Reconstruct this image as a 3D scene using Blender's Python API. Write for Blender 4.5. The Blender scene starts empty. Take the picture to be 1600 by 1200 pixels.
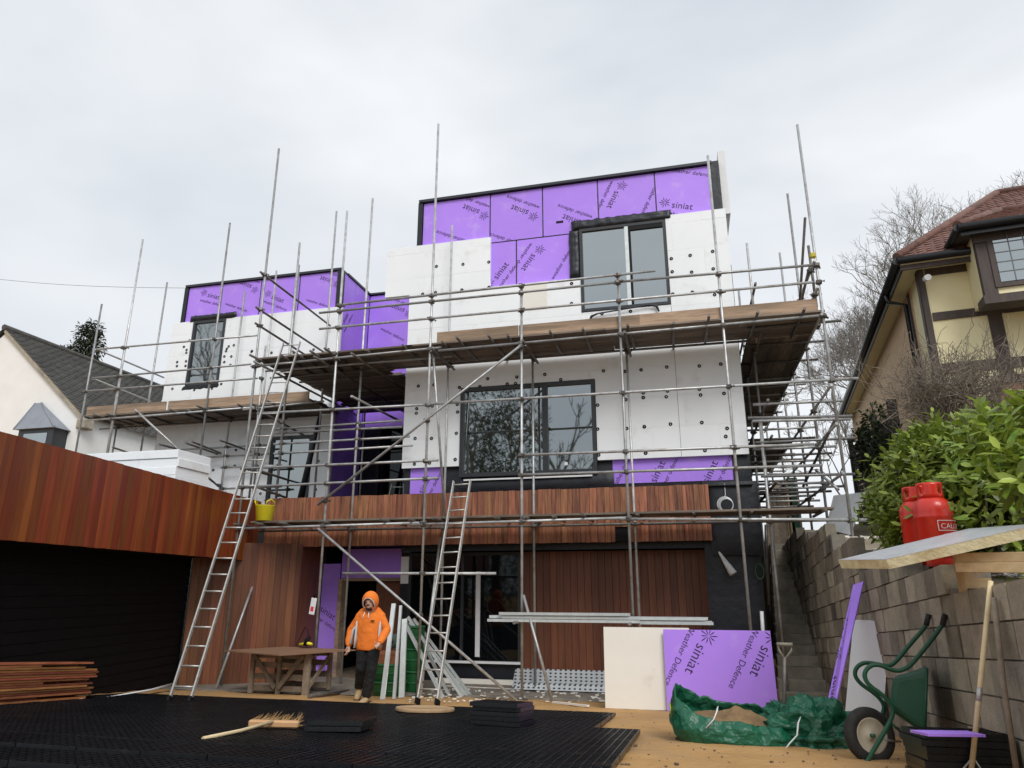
import bpy, bmesh, math, random
from mathutils import Vector as V, Matrix, noise as mnoise
random.seed(7)
R = math.radians
scene = bpy.context.scene
col = scene.collection

# ---------------------------------------------------------------- camera
FPX, PITCH, YAW, CAMH = 1085.0, R(16.4), R(13.8), 1.75
cd = bpy.data.cameras.new('camera'); cam = bpy.data.objects.new('camera', cd); col.objects.link(cam)
cam.location = (0, 0, CAMH); cam.rotation_euler = (R(90) + PITCH, 0, YAW)
cd.sensor_width = 36; cd.lens = FPX / 1600 * 36; cd.clip_end = 2000; cd.clip_start = 0.05
scene.camera = cam
scene.render.resolution_x, scene.render.resolution_y = 1024, 768

# ---------------------------------------------------------------- overcast sky
SUN_EL, SUN_AZ = R(43), R(30)          # soft sun glow behind the photographer, right
w = bpy.data.worlds.new('World'); scene.world = w; w.use_nodes = True
nt = w.node_tree; nt.nodes.clear()
def N(nt, t, **k):
    n = nt.nodes.new(t)
    for a, b in k.items(): setattr(n, a, b)
    return n
out = N(nt, 'ShaderNodeOutputWorld')
bg1 = N(nt, 'ShaderNodeBackground'); bg2 = N(nt, 'ShaderNodeBackground'); addn = N(nt, 'ShaderNodeAddShader')
sky = N(nt, 'ShaderNodeTexSky', sky_type='NISHITA'); sky.sun_disc = False
sky.sun_elevation = SUN_EL; sky.sun_rotation = R(180) + SUN_AZ
bg1.inputs[1].default_value = 0.006
nt.links.new(sky.outputs[0], bg1.inputs[0])
tc = N(nt, 'ShaderNodeTexCoord'); mp = N(nt, 'ShaderNodeMapping'); mp.inputs['Scale'].default_value = (1, 1, 2.2)
ns = N(nt, 'ShaderNodeTexNoise'); ns.inputs['Scale'].default_value = 1.5; ns.inputs['Detail'].default_value = 4.5; ns.inputs['Roughness'].default_value = .5
ns.inputs['Distortion'].default_value = .35
rp = N(nt, 'ShaderNodeValToRGB')
rp.color_ramp.elements[0].position = .34; rp.color_ramp.elements[0].color = (.575, .62, .68, 1)
rp.color_ramp.elements[1].position = .66; rp.color_ramp.elements[1].color = (.84, .86, .88, 1)
nt.links.new(tc.outputs['Generated'], mp.inputs[0]); nt.links.new(mp.outputs[0], ns.inputs[0]); nt.links.new(ns.outputs[0], rp.inputs[0])
nt.links.new(rp.outputs[0], bg2.inputs[0]); bg2.inputs[1].default_value = 0.80
nt.links.new(bg1.outputs[0], addn.inputs[0]); nt.links.new(bg2.outputs[0], addn.inputs[1]); nt.links.new(addn.outputs[0], out.inputs[0])

sl = bpy.data.lights.new('sun', 'SUN'); so = bpy.data.objects.new('sun', sl); col.objects.link(so)
sl.energy = 1.5; sl.angle = R(28); sl.color = (1, .975, .94)
sd = V((math.sin(SUN_AZ) * math.cos(SUN_EL), -math.cos(SUN_AZ) * math.cos(SUN_EL), math.sin(SUN_EL)))
so.rotation_euler = (-sd).to_track_quat('-Z', 'Y').to_euler(); so.location = sd * 40
vs = scene.view_settings; vs.view_transform = 'Standard'; vs.look = 'None'; vs.gamma = 1; vs.exposure = 0.44; vs.use_curve_mapping = False
cy = scene.cycles; cy.max_bounces = 6; cy.diffuse_bounces = 3; cy.glossy_bounces = 3; cy.transmission_bounces = 2; cy.transparent_max_bounces = 4

# ---------------------------------------------------------------- sight lines: a picture point laid onto a plane of the place
fw = V((-math.sin(YAW) * math.cos(PITCH), math.cos(YAW) * math.cos(PITCH), math.sin(PITCH)))
rt = V((math.cos(YAW), math.sin(YAW), 0)); upv = rt.cross(fw); CAM = V((0, 0, CAMH))
def ray(x, y): return fw + rt * ((x - 800) / FPX) + upv * ((600 - y) / FPX)
def FY(x, y, Y): r = ray(x, y); return CAM + r * (Y / r.y)
def FX(x, y, X): r = ray(x, y); return CAM + r * (X / r.x)
def FZ(x, y, Z=0.0): r = ray(x, y); return CAM + r * ((Z - CAMH) / r.z)
def FP(x, y, p, n):
    r = ray(x, y); return CAM + r * ((V(p) - CAM).dot(V(n)) / r.dot(V(n)))

# ---------------------------------------------------------------- materials
def mat(name, c1, c2=None, rough=.6, metal=0., scale=4., stretch=(1, 1, 1), detail=5., bump=0., bscale=None, rnd=0., spec=.5,
        dirt=None, dirt_scale=1.2, dirt_lo=.5, dirt_hi=.75, hue=0., pos=(.3, .7), coat=0.):
    m = bpy.data.materials.new(name); m.use_nodes = True; t = m.node_tree; b = t.nodes['Principled BSDF']
    b.inputs['Roughness'].default_value = rough; b.inputs['Metallic'].default_value = metal
    b.inputs['Specular IOR Level'].default_value = spec
    if coat: b.inputs['Coat Weight'].default_value = coat; b.inputs['Coat Roughness'].default_value = .15
    if c2 is None: c2 = c1
    tc = N(t, 'ShaderNodeTexCoord'); oi = N(t, 'ShaderNodeObjectInfo')
    off = N(t, 'ShaderNodeVectorMath', operation='MULTIPLY_ADD'); off.inputs[1].default_value = (1, 1, 1)
    rv = N(t, 'ShaderNodeVectorMath', operation='SCALE'); rv.inputs[0].default_value = (17., 31., 23.)
    t.links.new(oi.outputs['Random'], rv.inputs['Scale'])
    t.links.new(tc.outputs['Object'], off.inputs[0]); t.links.new(rv.outputs[0], off.inputs[2])
    mp = N(t, 'ShaderNodeMapping'); mp.inputs['Scale'].default_value = stretch; t.links.new(off.outputs[0], mp.inputs[0])
    n = N(t, 'ShaderNodeTexNoise'); n.inputs['Scale'].default_value = scale; n.inputs['Detail'].default_value = detail
    n.inputs['Roughness'].default_value = .6; t.links.new(mp.outputs[0], n.inputs[0])
    r = N(t, 'ShaderNodeValToRGB'); e = r.color_ramp.elements
    e[0].position, e[1].position = pos; e[0].color = (*c1, 1); e[1].color = (*c2, 1); t.links.new(n.outputs[0], r.inputs[0])
    c = r.outputs[0]
    if dirt:
        n2 = N(t, 'ShaderNodeTexNoise'); n2.inputs['Scale'].default_value = dirt_scale; n2.inputs['Detail'].default_value = 6; n2.inputs['Roughness'].default_value = .65
        t.links.new(mp.outputs[0] if stretch != (1, 1, 1) else off.outputs[0], n2.inputs[0])
        mr = N(t, 'ShaderNodeMapRange'); mr.inputs[1].default_value = dirt_lo; mr.inputs[2].default_value = dirt_hi; t.links.new(n2.outputs[0], mr.inputs[0])
        mx = N(t, 'ShaderNodeMix', data_type='RGBA'); t.links.new(mr.outputs[0], mx.inputs[0]); t.links.new(c, mx.inputs[6]); mx.inputs[7].default_value = (*dirt, 1); c = mx.outputs[2]
    if rnd or hue:
        hs = N(t, 'ShaderNodeHueSaturation'); m1 = N(t, 'ShaderNodeMapRange'); m1.inputs[3].default_value = 1 - rnd; m1.inputs[4].default_value = 1 + rnd
        t.links.new(oi.outputs['Random'], m1.inputs[0]); t.links.new(m1.outputs[0], hs.inputs['Value']); t.links.new(c, hs.inputs['Color'])
        if hue:
            f = N(t, 'ShaderNodeMath', operation='MULTIPLY'); f.inputs[1].default_value = 7.31; fr = N(t, 'ShaderNodeMath', operation='FRACT')
            m2 = N(t, 'ShaderNodeMapRange'); m2.inputs[3].default_value = .5 - hue; m2.inputs[4].default_value = .5 + hue
            t.links.new(oi.outputs['Random'], f.inputs[0]); t.links.new(f.outputs[0], fr.inputs[0]); t.links.new(fr.outputs[0], m2.inputs[0]); t.links.new(m2.outputs[0], hs.inputs['Hue'])
        c = hs.outputs[0]
    t.links.new(c, b.inputs['Base Color'])
    if bump:
        bn = N(t, 'ShaderNodeBump'); bn.inputs['Strength'].default_value = bump; bn.inputs['Distance'].default_value = .02
        if bscale:
            n3 = N(t, 'ShaderNodeTexNoise'); n3.inputs['Scale'].default_value = bscale; n3.inputs['Detail'].default_value = 4; t.links.new(mp.outputs[0], n3.inputs[0]); t.links.new(n3.outputs[0], bn.inputs['Height'])
        else: t.links.new(n.outputs[0], bn.inputs['Height'])
        t.links.new(bn.outputs[0], b.inputs['Normal'])
    return m

M = {}
M['eps'] = mat('eps', (.865, .895, .915), (.90, .925, .94), .75, scale=2.5, bump=.06, bscale=160, dirt=(.62, .60, .57), dirt_scale=1.9, dirt_lo=.58, dirt_hi=.92, rnd=.01)
M['eps_edge'] = mat('eps_edge', (.74, .76, .77), (.80, .81, .81), .75, scale=9, bump=.1, bscale=90)
M['purple'] = mat('purple', (.43, .225, .90), (.48, .26, .94), .5, scale=1.3, dirt=(.60, .45, .86), dirt_scale=2.6, dirt_lo=.58, dirt_hi=.9, rnd=.04, bump=.03, bscale=60)
M['ink'] = mat('ink', (.03, .012, .06), rough=.7)
M['membrane'] = mat('membrane', (.005, .007, .012), (.011, .013, .020), .45, scale=3, bump=.5, bscale=7, detail=3)
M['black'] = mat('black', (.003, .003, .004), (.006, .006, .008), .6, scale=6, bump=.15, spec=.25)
M['frame'] = mat('frame', (.022, .025, .030), (.03, .033, .038), .38, scale=5)
M['steel'] = mat('steel', (.34, .35, .35), (.52, .53, .53), .42, metal=.45, scale=9, stretch=(1, 1, 1), dirt=(.27, .23, .20), dirt_scale=5, dirt_lo=.47, dirt_hi=.75, rnd=.32)
M['steel_dark'] = mat('steel_dark', (.10, .095, .09), (.2, .19, .18), .5, metal=.5, scale=12, dirt=(.14, .07, .04), dirt_scale=6, rnd=.2)
M['alu'] = mat('alu', (.42, .41, .385), (.57, .56, .53), .42, metal=.5, scale=14, dirt=(.42, .40, .37), dirt_scale=4, rnd=.06)
M['galv'] = mat('galv', (.58, .63, .63), (.72, .76, .75), .36, metal=.45, scale=10, rnd=.1)
M['plank'] = mat('plank', (.12, .092, .07), (.25, .20, .155), .8, scale=7, stretch=(.35, 3, 3), bump=.25, dirt=(.06, .05, .042), dirt_scale=1.6, rnd=.3)
M['plank_y'] = mat('plank_y', (.12, .092, .07), (.25, .20, .155), .8, scale=7, stretch=(3, .35, 3), bump=.25, dirt=(.06, .05, .042), dirt_scale=1.6, rnd=.3)
M['toe'] = mat('toe', (.30, .20, .13), (.46, .33, .23), .8, scale=6, stretch=(.4, 3, 5), bump=.2, dirt=(.20, .145, .10), dirt_scale=.9, dirt_lo=.45, dirt_hi=.62, rnd=.12)
M['cedar'] = mat('cedar', (.20, .068, .032), (.39, .165, .082), .55, scale=9, stretch=(2.6, 2.6, .22), bump=.25, dirt=(.055, .018, .012), dirt_scale=5.5, dirt_lo=.50, dirt_hi=.74, rnd=.24, hue=.008)
M['redwood'] = mat('redwood', (.19, .036, .010), (.32, .078, .020), .38, scale=5, stretch=(3, 3, .25), bump=.12, rnd=.28, hue=.012, coat=.25, dirt=(.10, .014, .006), dirt_scale=2.5, dirt_lo=.5, dirt_hi=.8)
M['brownwood'] = mat('brownwood', (.135, .044, .021), (.21, .074, .035), .5, scale=6, stretch=(3, 3, .25), bump=.1, rnd=.2, hue=.006)
M['palewood'] = mat('palewood', (.13, .042, .016), (.21, .072, .028), .5, scale=6, stretch=(3, 3, .25), bump=.1, rnd=.24, hue=.01)
M['pilewood'] = mat('pilewood', (.22, .065, .026), (.42, .16, .065), .6, scale=5, stretch=(2, .5, 5), bump=.15, rnd=.55, hue=.02)
M['osb'] = mat('osb', (.10, .085, .07), (.33, .30, .25), .8, scale=11, stretch=(2.5, 2.5, .7), detail=8, dirt=(.2, .07, .05), dirt_scale=2.4, dirt_lo=.6, dirt_hi=.7)
M['white'] = mat('white', (.72, .73, .74), (.78, .79, .80), .45, scale=3, rnd=.03)
M['board_cream'] = mat('board_cream', (.78, .75, .67), (.82, .79, .72), .7, scale=1.4, dirt=(.60, .55, .46), dirt_scale=2, dirt_lo=.62, dirt_hi=.9)
def glassmat(name, tint, fac, rough=.02, wav=.0):
    m = bpy.data.materials.new(name); m.use_nodes = True; t = m.node_tree; t.nodes.clear()
    o = N(t, 'ShaderNodeOutputMaterial'); g = N(t, 'ShaderNodeBsdfGlossy'); g.inputs[0].default_value = (.86, .93, .94, 1); g.inputs[1].default_value = rough
    d = N(t, 'ShaderNodeBsdfDiffuse'); d.inputs[0].default_value = (*tint, 1)
    mx = N(t, 'ShaderNodeMixShader'); fr = N(t, 'ShaderNodeFresnel'); fr.inputs[0].default_value = 1.5
    ad = N(t, 'ShaderNodeMath', operation='ADD', use_clamp=True); ad.inputs[1].default_value = fac
    t.links.new(fr.outputs[0], ad.inputs[0]); t.links.new(ad.outputs[0], mx.inputs[0])
    t.links.new(d.outputs[0], mx.inputs[1]); t.links.new(g.outputs[0], mx.inputs[2]); t.links.new(mx.outputs[0], o.inputs[0])
    if wav:
        tcn = N(t, 'ShaderNodeTexCoord'); nz = N(t, 'ShaderNodeTexNoise'); nz.inputs['Scale'].default_value = 1.3; nz.inputs['Detail'].default_value = 1
        bn = N(t, 'ShaderNodeBump'); bn.inputs['Strength'].default_value = wav; bn.inputs['Distance'].default_value = .02
        t.links.new(tcn.outputs['Object'], nz.inputs[0]); t.links.new(nz.outputs[0], bn.inputs['Height']); t.links.new(bn.outputs[0], g.inputs['Normal'])
    return m
M['glass'] = glassmat('glass', (.012, .016, .015), .40, .015, .04)
M['glass_dark'] = glassmat('glass_dark', (.003, .004, .005), -.01, .03, .04)
M['glass_low'] = glassmat('glass_low', (.014, .019, .016), .30, .022, .07)

# ---------------------------------------------------------------- mesh helpers
class MB:
    def __init__(s): s.v = []; s.f = []; s.sm = []
    def add(s, vs, fs, smooth=False):
        o = len(s.v); s.v += [tuple(v) for v in vs]; s.f += [tuple(i + o for i in f) for f in fs]; s.sm += [smooth] * len(fs); return s
    def box(s, lo, hi, mtx=None, b=0.):
        x0, y0, z0 = lo; x1, y1, z1 = hi
        if x0 > x1: x0, x1 = x1, x0
        if y0 > y1: y0, y1 = y1, y0
        if z0 > z1: z0, z1 = z1, z0
        if not b:
            vs = [(x, y, z) for z in (z0, z1) for y in (y0, y1) for x in (x0, x1)]
            fs = [(0, 2, 3, 1), (4, 5, 7, 6), (0, 1, 5, 4), (2, 6, 7, 3), (0, 4, 6, 2), (1, 3, 7, 5)]
        else:
            b = min(b, (x1 - x0) * .45, (y1 - y0) * .45, (z1 - z0) * .45); vs = []; idx = {}
            for i, x in enumerate((x0, x1)):
                for j, y in enumerate((y0, y1)):
                    for k, z in enumerate((z0, z1)):
                        sx, sy, sz = (b, -b)[i], (b, -b)[j], (b, -b)[k]
                        for a, p in enumerate(((x, y + sy, z + sz), (x + sx, y, z + sz), (x + sx, y + sy, z))):
                            idx[i, j, k, a] = len(vs); vs.append(p)
            q = lambda *t: idx[t]; fs = []
            for i in (0, 1):
                f = [q(i, 0, 0, 0), q(i, 1, 0, 0), q(i, 1, 1, 0), q(i, 0, 1, 0)]; fs.append(f if i else f[::-1])
                f = [q(0, i, 0, 1), q(1, i, 0, 1), q(1, i, 1, 1), q(0, i, 1, 1)]; fs.append(f if not i else f[::-1])
                f = [q(0, 0, i, 2), q(1, 0, i, 2), q(1, 1, i, 2), q(0, 1, i, 2)]; fs.append(f if i else f[::-1])
            def edge(a, c, e, d): fs.append((a, c, e, d))
            for j in (0, 1):
                for k in (0, 1):
                    f = [q(0, j, k, 1), q(1, j, k, 1), q(1, j, k, 2), q(0, j, k, 2)]; fs.append(f)
            for i in (0, 1):
                for k in (0, 1): fs.append([q(i, 0, k, 0), q(i, 1, k, 0), q(i, 1, k, 2), q(i, 0, k, 2)])
                for j in (0, 1): fs.append([q(i, j, 0, 0), q(i, j, 1, 0), q(i, j, 1, 1), q(i, j, 0, 1)])
                for j in (0, 1):
                    for k in (0, 1): fs.append([q(i, j, k, 0), q(i, j, k, 1), q(i, j, k, 2)])
        if mtx is not None: vs = [mtx @ V(v) for v in vs]
        return s.add(vs, fs)
    def hexa(s, p):      # 8 points: bottom ring 0-3, top ring 4-7
        return s.add(p, [(3, 2, 1, 0), (4, 5, 6, 7), (0, 1, 5, 4), (1, 2, 6, 5), (2, 3, 7, 6), (3, 0, 4, 7)])
    def tube(s, p0, p1, r, r2=None, n=8, caps=True):
        return s.path([p0, p1], [r, r if r2 is None else r2], n, caps)
    def path(s, pts, rs, n=8, caps=True, flat=1., upref=None):
        pts = [V(p) for p in pts]
        if not isinstance(rs, (list, tuple)): rs = [rs] * len(pts)
        vs = []; fs = []; prev = None
        for i, p in enumerate(pts):
            d = (pts[min(i + 1, len(pts) - 1)] - pts[max(i - 1, 0)]).normalized()
            if prev is None:
                a = V(upref) if upref else (V((0, 0, 1)) if abs(d.z) < .9 else V((1, 0, 0)))
            else: a = prev
            u = (a - d * a.dot(d)).normalized(); prev = u; k = d.cross(u)
            for j in range(n):
                t = 2 * math.pi * j / n; vs.append(p + u * (math.cos(t) * rs[i] * flat) + k * (math.sin(t) * rs[i]))
        for i in range(len(pts) - 1):
            for j in range(n): fs.append((i * n + j, i * n + (j + 1) % n, (i + 1) * n + (j + 1) % n, (i + 1) * n + j))
        s.add(vs, fs, True)
        if caps:
            o = len(s.v) - len(vs); s.f += [tuple(o + j for j in range(n))[::-1], tuple(o + (len(pts) - 1) * n + j for j in range(n))]; s.sm += [False, False]
        return s
    def lathe(s, prof, c=(0, 0, 0), n=24, ax=None):
        c = V(c); q = V((0, 0, 1)).rotation_difference(V(ax)) if ax is not None else None
        vs = []; fs = []
        for r, z in prof:
            for j in range(n):
                t = 2 * math.pi * j / n; p = V((r * math.cos(t), r * math.sin(t), z)); vs.append(c + (q @ p if q else p))
        for i in range(len(prof) - 1):
            for j in range(n): fs.append((i * n + j, i * n + (j + 1) % n, (i + 1) * n + (j + 1) % n, (i + 1) * n + j))
        return s.add(vs, fs, True)
    def mesh(s, name, m=None):
        me = bpy.data.meshes.new(name); me.from_pydata(s.v, [], s.f)
        if any(s.sm): me.polygons.foreach_set('use_smooth', s.sm)
        if m is not None: me.materials.append(M[m] if isinstance(m, str) else m)
        me.update(); return me

def thing(name, label, cat, loc=(0, 0, 0), group=None, kind=None):
    o = bpy.data.objects.new(name, None); o.empty_display_size = .2; col.objects.link(o); o.location = loc
    return tag(o, label, cat, group, kind)
def tag(o, label=None, cat=None, group=None, kind=None):
    if label: o['label'] = label
    if cat: o['category'] = cat
    if group: o['group'] = group
    if kind: o['kind'] = kind
    return o
def link(o, parent=None):
    col.objects.link(o)
    if parent is not None:
        o.parent = parent
        if parent.type == 'EMPTY': o.matrix_parent_inverse = Matrix.Translation(-V(parent.location))
    return o
def obj(name, mb, m=None, parent=None, label=None, cat=None, group=None, kind=None):
    me = mb.mesh(name, m) if isinstance(mb, MB) else mb
    o = link(bpy.data.objects.new(name, me), parent)
    if isinstance(mb, MB):          # outward normals
        bm = bmesh.new(); bm.from_mesh(me); bmesh.ops.recalc_face_normals(bm, faces=bm.faces); bm.to_mesh(me); bm.free()
    return tag(o, label, cat, group, kind)
def inst(name, me, loc, rot=(0, 0, 0), parent=None, scale=None, **k):
    o = bpy.data.objects.new(name, me); o.location = loc; o.rotation_euler = rot
    if scale: o.scale = scale
    link(o, parent); return tag(o, **k)
def box(name, lo, hi, m, parent=None, b=0., **k): return obj(name, MB().box(lo, hi, None, b), m, parent, **k)
def xz_poly(name, pts, y0, y1, m, parent=None, **k):      # polygon in X,Z extruded along Y
    n = len(pts); mb = MB(); mb.add([(x, y0, z) for x, z in pts] + [(x, y1, z) for x, z in pts],
        [tuple(range(n)), tuple(range(2 * n - 1, n - 1, -1))] + [(i, n + i, n + (i + 1) % n, (i + 1) % n) for i in range(n)])
    return obj(name, mb, m, parent, **k)
def frame_mtx(o, ax, ay, az): return Matrix(((ax[0], ay[0], az[0], o[0]), (ax[1], ay[1], az[1], o[1]), (ax[2], ay[2], az[2], o[2]), (0, 0, 0, 1)))

# print: lettering and a burst emblem as thin ink sheets
_fc = {}
def text_mesh2d(s, size):
    if (s, size) not in _fc:
        c = bpy.data.curves.new('t', 'FONT'); c.body = s; c.size = size; c.align_x = 'LEFT'; c.resolution_u = 3; c.offset = -.004 * size
        o = bpy.data.objects.new('t', c); col.objects.link(o); bpy.context.view_layer.update()
        me = bpy.data.meshes.new_from_object(o.evaluated_get(bpy.context.evaluated_depsgraph_get()))
        _fc[s, size] = ([tuple(v.co) for v in me.vertices], [tuple(p.vertices) for p in me.polygons]); bpy.data.objects.remove(o); bpy.data.meshes.remove(me)
    return _fc[s, size]
def burst2d(r):
    vs = []; fs = []
    for k in range(10):
        a = k * math.pi / 5 + .12; l = r * (1 if k % 2 else .8); w_ = r * .055
        d = V((math.cos(a), math.sin(a), 0)); n_ = V((-d.y, d.x, 0)); o = len(vs)
        vs += [tuple(d * r * .14 + n_ * .3 * w_), tuple(d * l * .7 + n_ * w_), tuple(d * l), tuple(d * l * .7 - n_ * w_), tuple(d * r * .14 - n_ * .3 * w_)]
        fs.append(tuple(range(o, o + 5)))
    return vs, fs
def decal(name, sets, mtx, parent, clip=None, m='ink', up=.004):
    """sets: list of (verts2d, faces, dx, dy, ang); mtx maps the 2D sheet onto a surface; clip: rect (u0,u1,v0,v1) in sheet space"""
    for vs, fs, dx, dy, a in sets:
        bm = bmesh.new(); ca, sa = math.cos(a), math.sin(a)
        bv = [bm.verts.new((v[0] * ca - v[1] * sa + dx, v[0] * sa + v[1] * ca + dy, up)) for v in vs]
        for f in fs:
            try: bm.faces.new([bv[i] for i in f])
            except ValueError: pass
        if clip:
            for co, no in (((clip[0], 0, 0), (-1, 0, 0)), ((clip[1], 0, 0), (1, 0, 0)), ((0, clip[2], 0), (0, -1, 0)), ((0, clip[3], 0), (0, 1, 0))):
                bmesh.ops.bisect_plane(bm, geom=bm.verts[:] + bm.edges[:] + bm.faces[:], plane_co=co, plane_no=no, clear_outer=True)
        if bm.faces:
            bm.transform(mtx); nm = 'emblem' if len(vs) == 50 else name; me = bpy.data.meshes.new(nm); bm.to_mesh(me); me.materials.append(M[m]); obj(nm, me, None, parent)
        bm.free()
def brand_print(cx, cy, ang, k=1.0, line2='weather defence', kind='s'):
    """one repeat of the board print round its word, in sheet metres"""
    ca, sa = math.cos(ang), math.sin(ang)
    def at(u, v): return cx + (u * ca - v * sa) * k, cy + (u * sa + v * ca) * k
    s = []
    if kind == 's':
        x, y = at(-.22, -.06); s.append((*text_mesh2d('siniat', round(.21 * k, 3)), x, y, ang))
        x, y = at(-.37, .04); s.append((*burst2d(.135 * k), x, y, ang))
        x, y = at(-.40, -.24); s.append((*text_mesh2d(line2, round(.125 * k, 3)), x, y, ang))
    else:
        x, y = at(-.40, -.03); s.append((*text_mesh2d(line2, round(.125 * k, 3)), x, y, ang))
    return s
# ================================================================ GROUND
M['sand'] = mat('sand', (.40, .225, .080), (.56, .33, .13), .95, scale=2.2, bump=1.0, bscale=17, detail=8, dirt=(.27, .18, .10), dirt_scale=1.1, dirt_lo=.5, dirt_hi=.75)
M['grit'] = mat('grit', (.14, .12, .10), (.26, .23, .19), .95, scale=5, bump=.6, bscale=40, detail=8)
M['soil'] = mat('soil', (.16, .12, .08), (.30, .26, .20), .95, scale=3, bump=.6, bscale=18, detail=8)
M['dirt'] = mat('dirt', (.10, .075, .055), (.2, .15, .1), .95, scale=9, bump=.5)
def gh(y):                # the drive falls towards the house
    if y >= 12: return 0.
    if y >= 4.5: return .09 * (12 - y)
    return .675 + .09 * (4.5 - y) * max(0., 1 - (4.5 - y) / 4) * .6 if y > 2.5 else .729
def FG(x, y, up=0.):
    r = ray(x, y); t0, t1 = 1., 60.
    for _ in range(60):
        t = (t0 + t1) / 2; p = CAM + r * t
        if p.z > gh(p.y) + up: t0 = t
        else: t1 = t
    return CAM + r * t0
M['verge'] = mat('verge', (.05, .06, .03), (.11, .10, .07), .95, scale=1.5, bump=.4, bscale=9, detail=8)
box('ground', (-300, -300, -.9), (300, 500, -.35), M['verge'], kind='structure')
mb = MB(); ys_ = [-60, -30, -12, -4, 0, 2.5, 3, 3.5, 4, 4.5] + [4.5 + .11 * k for k in range(1, 87)] + [15, 18, 22]
xs_ = [-60, -30, -16] + [-11 + .13 * k for k in range(0, 101)]
for y in ys_:
    for x in xs_:
        x_ = min(x, 1.9 + .02 * y); f_ = 1 if -10.8 < x < 1.9 and 4.6 < y < 13.8 else 0
        mb.v.append((x_, y, gh(y) + f_ * (.014 * mnoise.noise((x * 1.7, y * 1.7, 0)) + .016 * mnoise.noise((x * 4.5, y * 4.5, 3))) - .004))
n_ = len(xs_); mb.f = [(j * n_ + i, j * n_ + i + 1, (j + 1) * n_ + i + 1, (j + 1) * n_ + i) for j in range(len(ys_) - 1) for i in range(n_ - 1)]; mb.sm = [True] * len(mb.f)
obj('sand_ground', mb, 'sand', kind='structure')
mb = MB(); rd = random.Random(3); xs_ = [-9.3 + .2 * k for k in range(44)]
for x in xs_:
    e0 = 11.35 + max(0, min(1, (x + 6.6) / 2.2)) * .75 + .07 * mnoise.noise((x * 2.5, 0, 0))
    for y in (e0, e0 + .06, (max(e0, 12) + 13.9) / 2, 13.95): mb.v.append((x, y, gh(y) + (.0 if y == e0 else .026)))
mb.f = [(i * 4 + j, i * 4 + 4 + j, i * 4 + 5 + j, i * 4 + 1 + j) for i in range(len(xs_) - 1) for j in range(3)]; mb.sm = [False] * len(mb.f)
obj('grit_apron', mb, 'grit', kind='structure')

# ================================================================ HOUSE
YE, YP, YC, YG = 13.2, 13.29, 13.0, 13.9
YEL, YPL, YLK = 15.1, 15.19, 16.9
def fx(x, y, Y=YE): return FY(x, y, Y).x
def fz(x, y, Y=YE): return FY(x, y, Y).z
HX = thing('house', 'three-storey house under construction with white foam boards and purple sheathing behind the scaffold', 'house', (-4, 14, 0))
zpar = fz(885, 286, YP); Xpl = fx(657, 345, YP); Xpr = fx(1114, 300, YP)
XE_l, XE_r = fx(638, 500), 1.22
z2 = fz(836, 441); zb = fz(700, 729); zR = fz(1085, 331)
w1 = dict(x0=fx(719, 680), x1=fx(931, 660), z0=fz(826, 742), z1=fz(825, 600.5))
w2 = dict(x0=fx(907, 425), x1=fx(1044, 415), z0=fz(977, 481.5), z1=fz(972, 351))
zroof = FY(760, 768, YC).z; zsof = FY(760, 850, YC).z
box('wall', (Xpl + .03, 13.32, 2.45), (Xpr - .02, 20, zpar - .03), M['membrane'], HX, label='black membrane covered core of the main block')
box('wall', (XE_l + .02, 13.325, 2.45), (XE_r + .02, 19.9, z2), M['membrane'], HX)
box('parapet_trim', (Xpl - .03, 13.22, zpar - .03), (Xpr + .02, 13.6, zpar + .03), M['frame'], HX)
box('corner_trim', (Xpl - .05, 13.25, z2 + .3), (Xpl + .06, 13.5, zpar - .032), M['membrane'], HX)
box('corner_trim', (Xpr - .01, 13.24, zR - .1), (Xpr + .16, 13.5, zpar + .02), M['membrane'], HX)
box('insulation_board', (Xpr + .17, 13.34, zR - .05), (Xpr + .31, 14.6, fz(1124, 238, 13.4)), M['eps_edge'], HX, label='narrow upright white foam board at the roof corner')
box('wall', (Xpr + .1, 13.5, 4.3), (Xpr + .17, 19.5, zpar - .3), M['eps'], HX)

def sheath(name, x0, x1, z0, z1, Y=YP, gap=.014, par=None, prints=()):
    b = box(name, (x0 + gap, Y, z0 + gap), (x1 - gap, Y + .02, z1 - gap), M['purple'], par or HX)
    m_ = frame_mtx((0, Y, 0), (1, 0, 0), (0, 0, 1), (0, -1, 0))
    sets = []
    for (px, py, ang, k, *kd) in prints:
        p = FY(px, py, Y)
        if x0 - .25 < p.x < x1 + .25: sets += brand_print(p.x, p.z, R(ang), k, kind=kd[0] if kd else 's')
    if sets: decal('lettering', sets, m_, b, (x0 + gap + .005, x1 - gap - .005, z0 + gap + .005, z1 - gap - .005))
    return b
zj = fz(826, 373, YP); zt = zpar - .035
XJ = [fx(x, 450, YPL) for x in (348, 408, 468)]; zEL_ = FY(470, 485, YEL).z
X1 = [Xpl + .06] + [fx(x, 330, YP) for x in (766, 848, 935, 1026)] + [Xpr - .012]
PR = [[(736, 327, 152, 1), (708, 370, 155, 1, 'w')], [(812, 328, 152, 1), (792, 374, 155, 1, 'w')], [(893, 343, 152, 1)], [(958, 312, -117, 1), (1014, 312, -117, 1, 'w')], [(1066, 322, -15, 1), (1078, 270, -18, 1, 'w')]]
for i in range(5): sheath('sheathing_board', X1[i], X1[i + 1], zj, zt, prints=PR[i])
xa, xb_, xc = fx(766, 410, YP), fx(807, 410, YP), fx(893, 400, YP)
PR2 = [(783, 423, 52, 1), (826, 410, -126, 1), (878, 412, 58, 1, 'w')]
sheath('sheathing_board', xa, xb_, z2 - .05, zj, prints=PR2[:1]); sheath('sheathing_board', xb_, xc, z2 - .05, zj, prints=PR2[1:])
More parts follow.
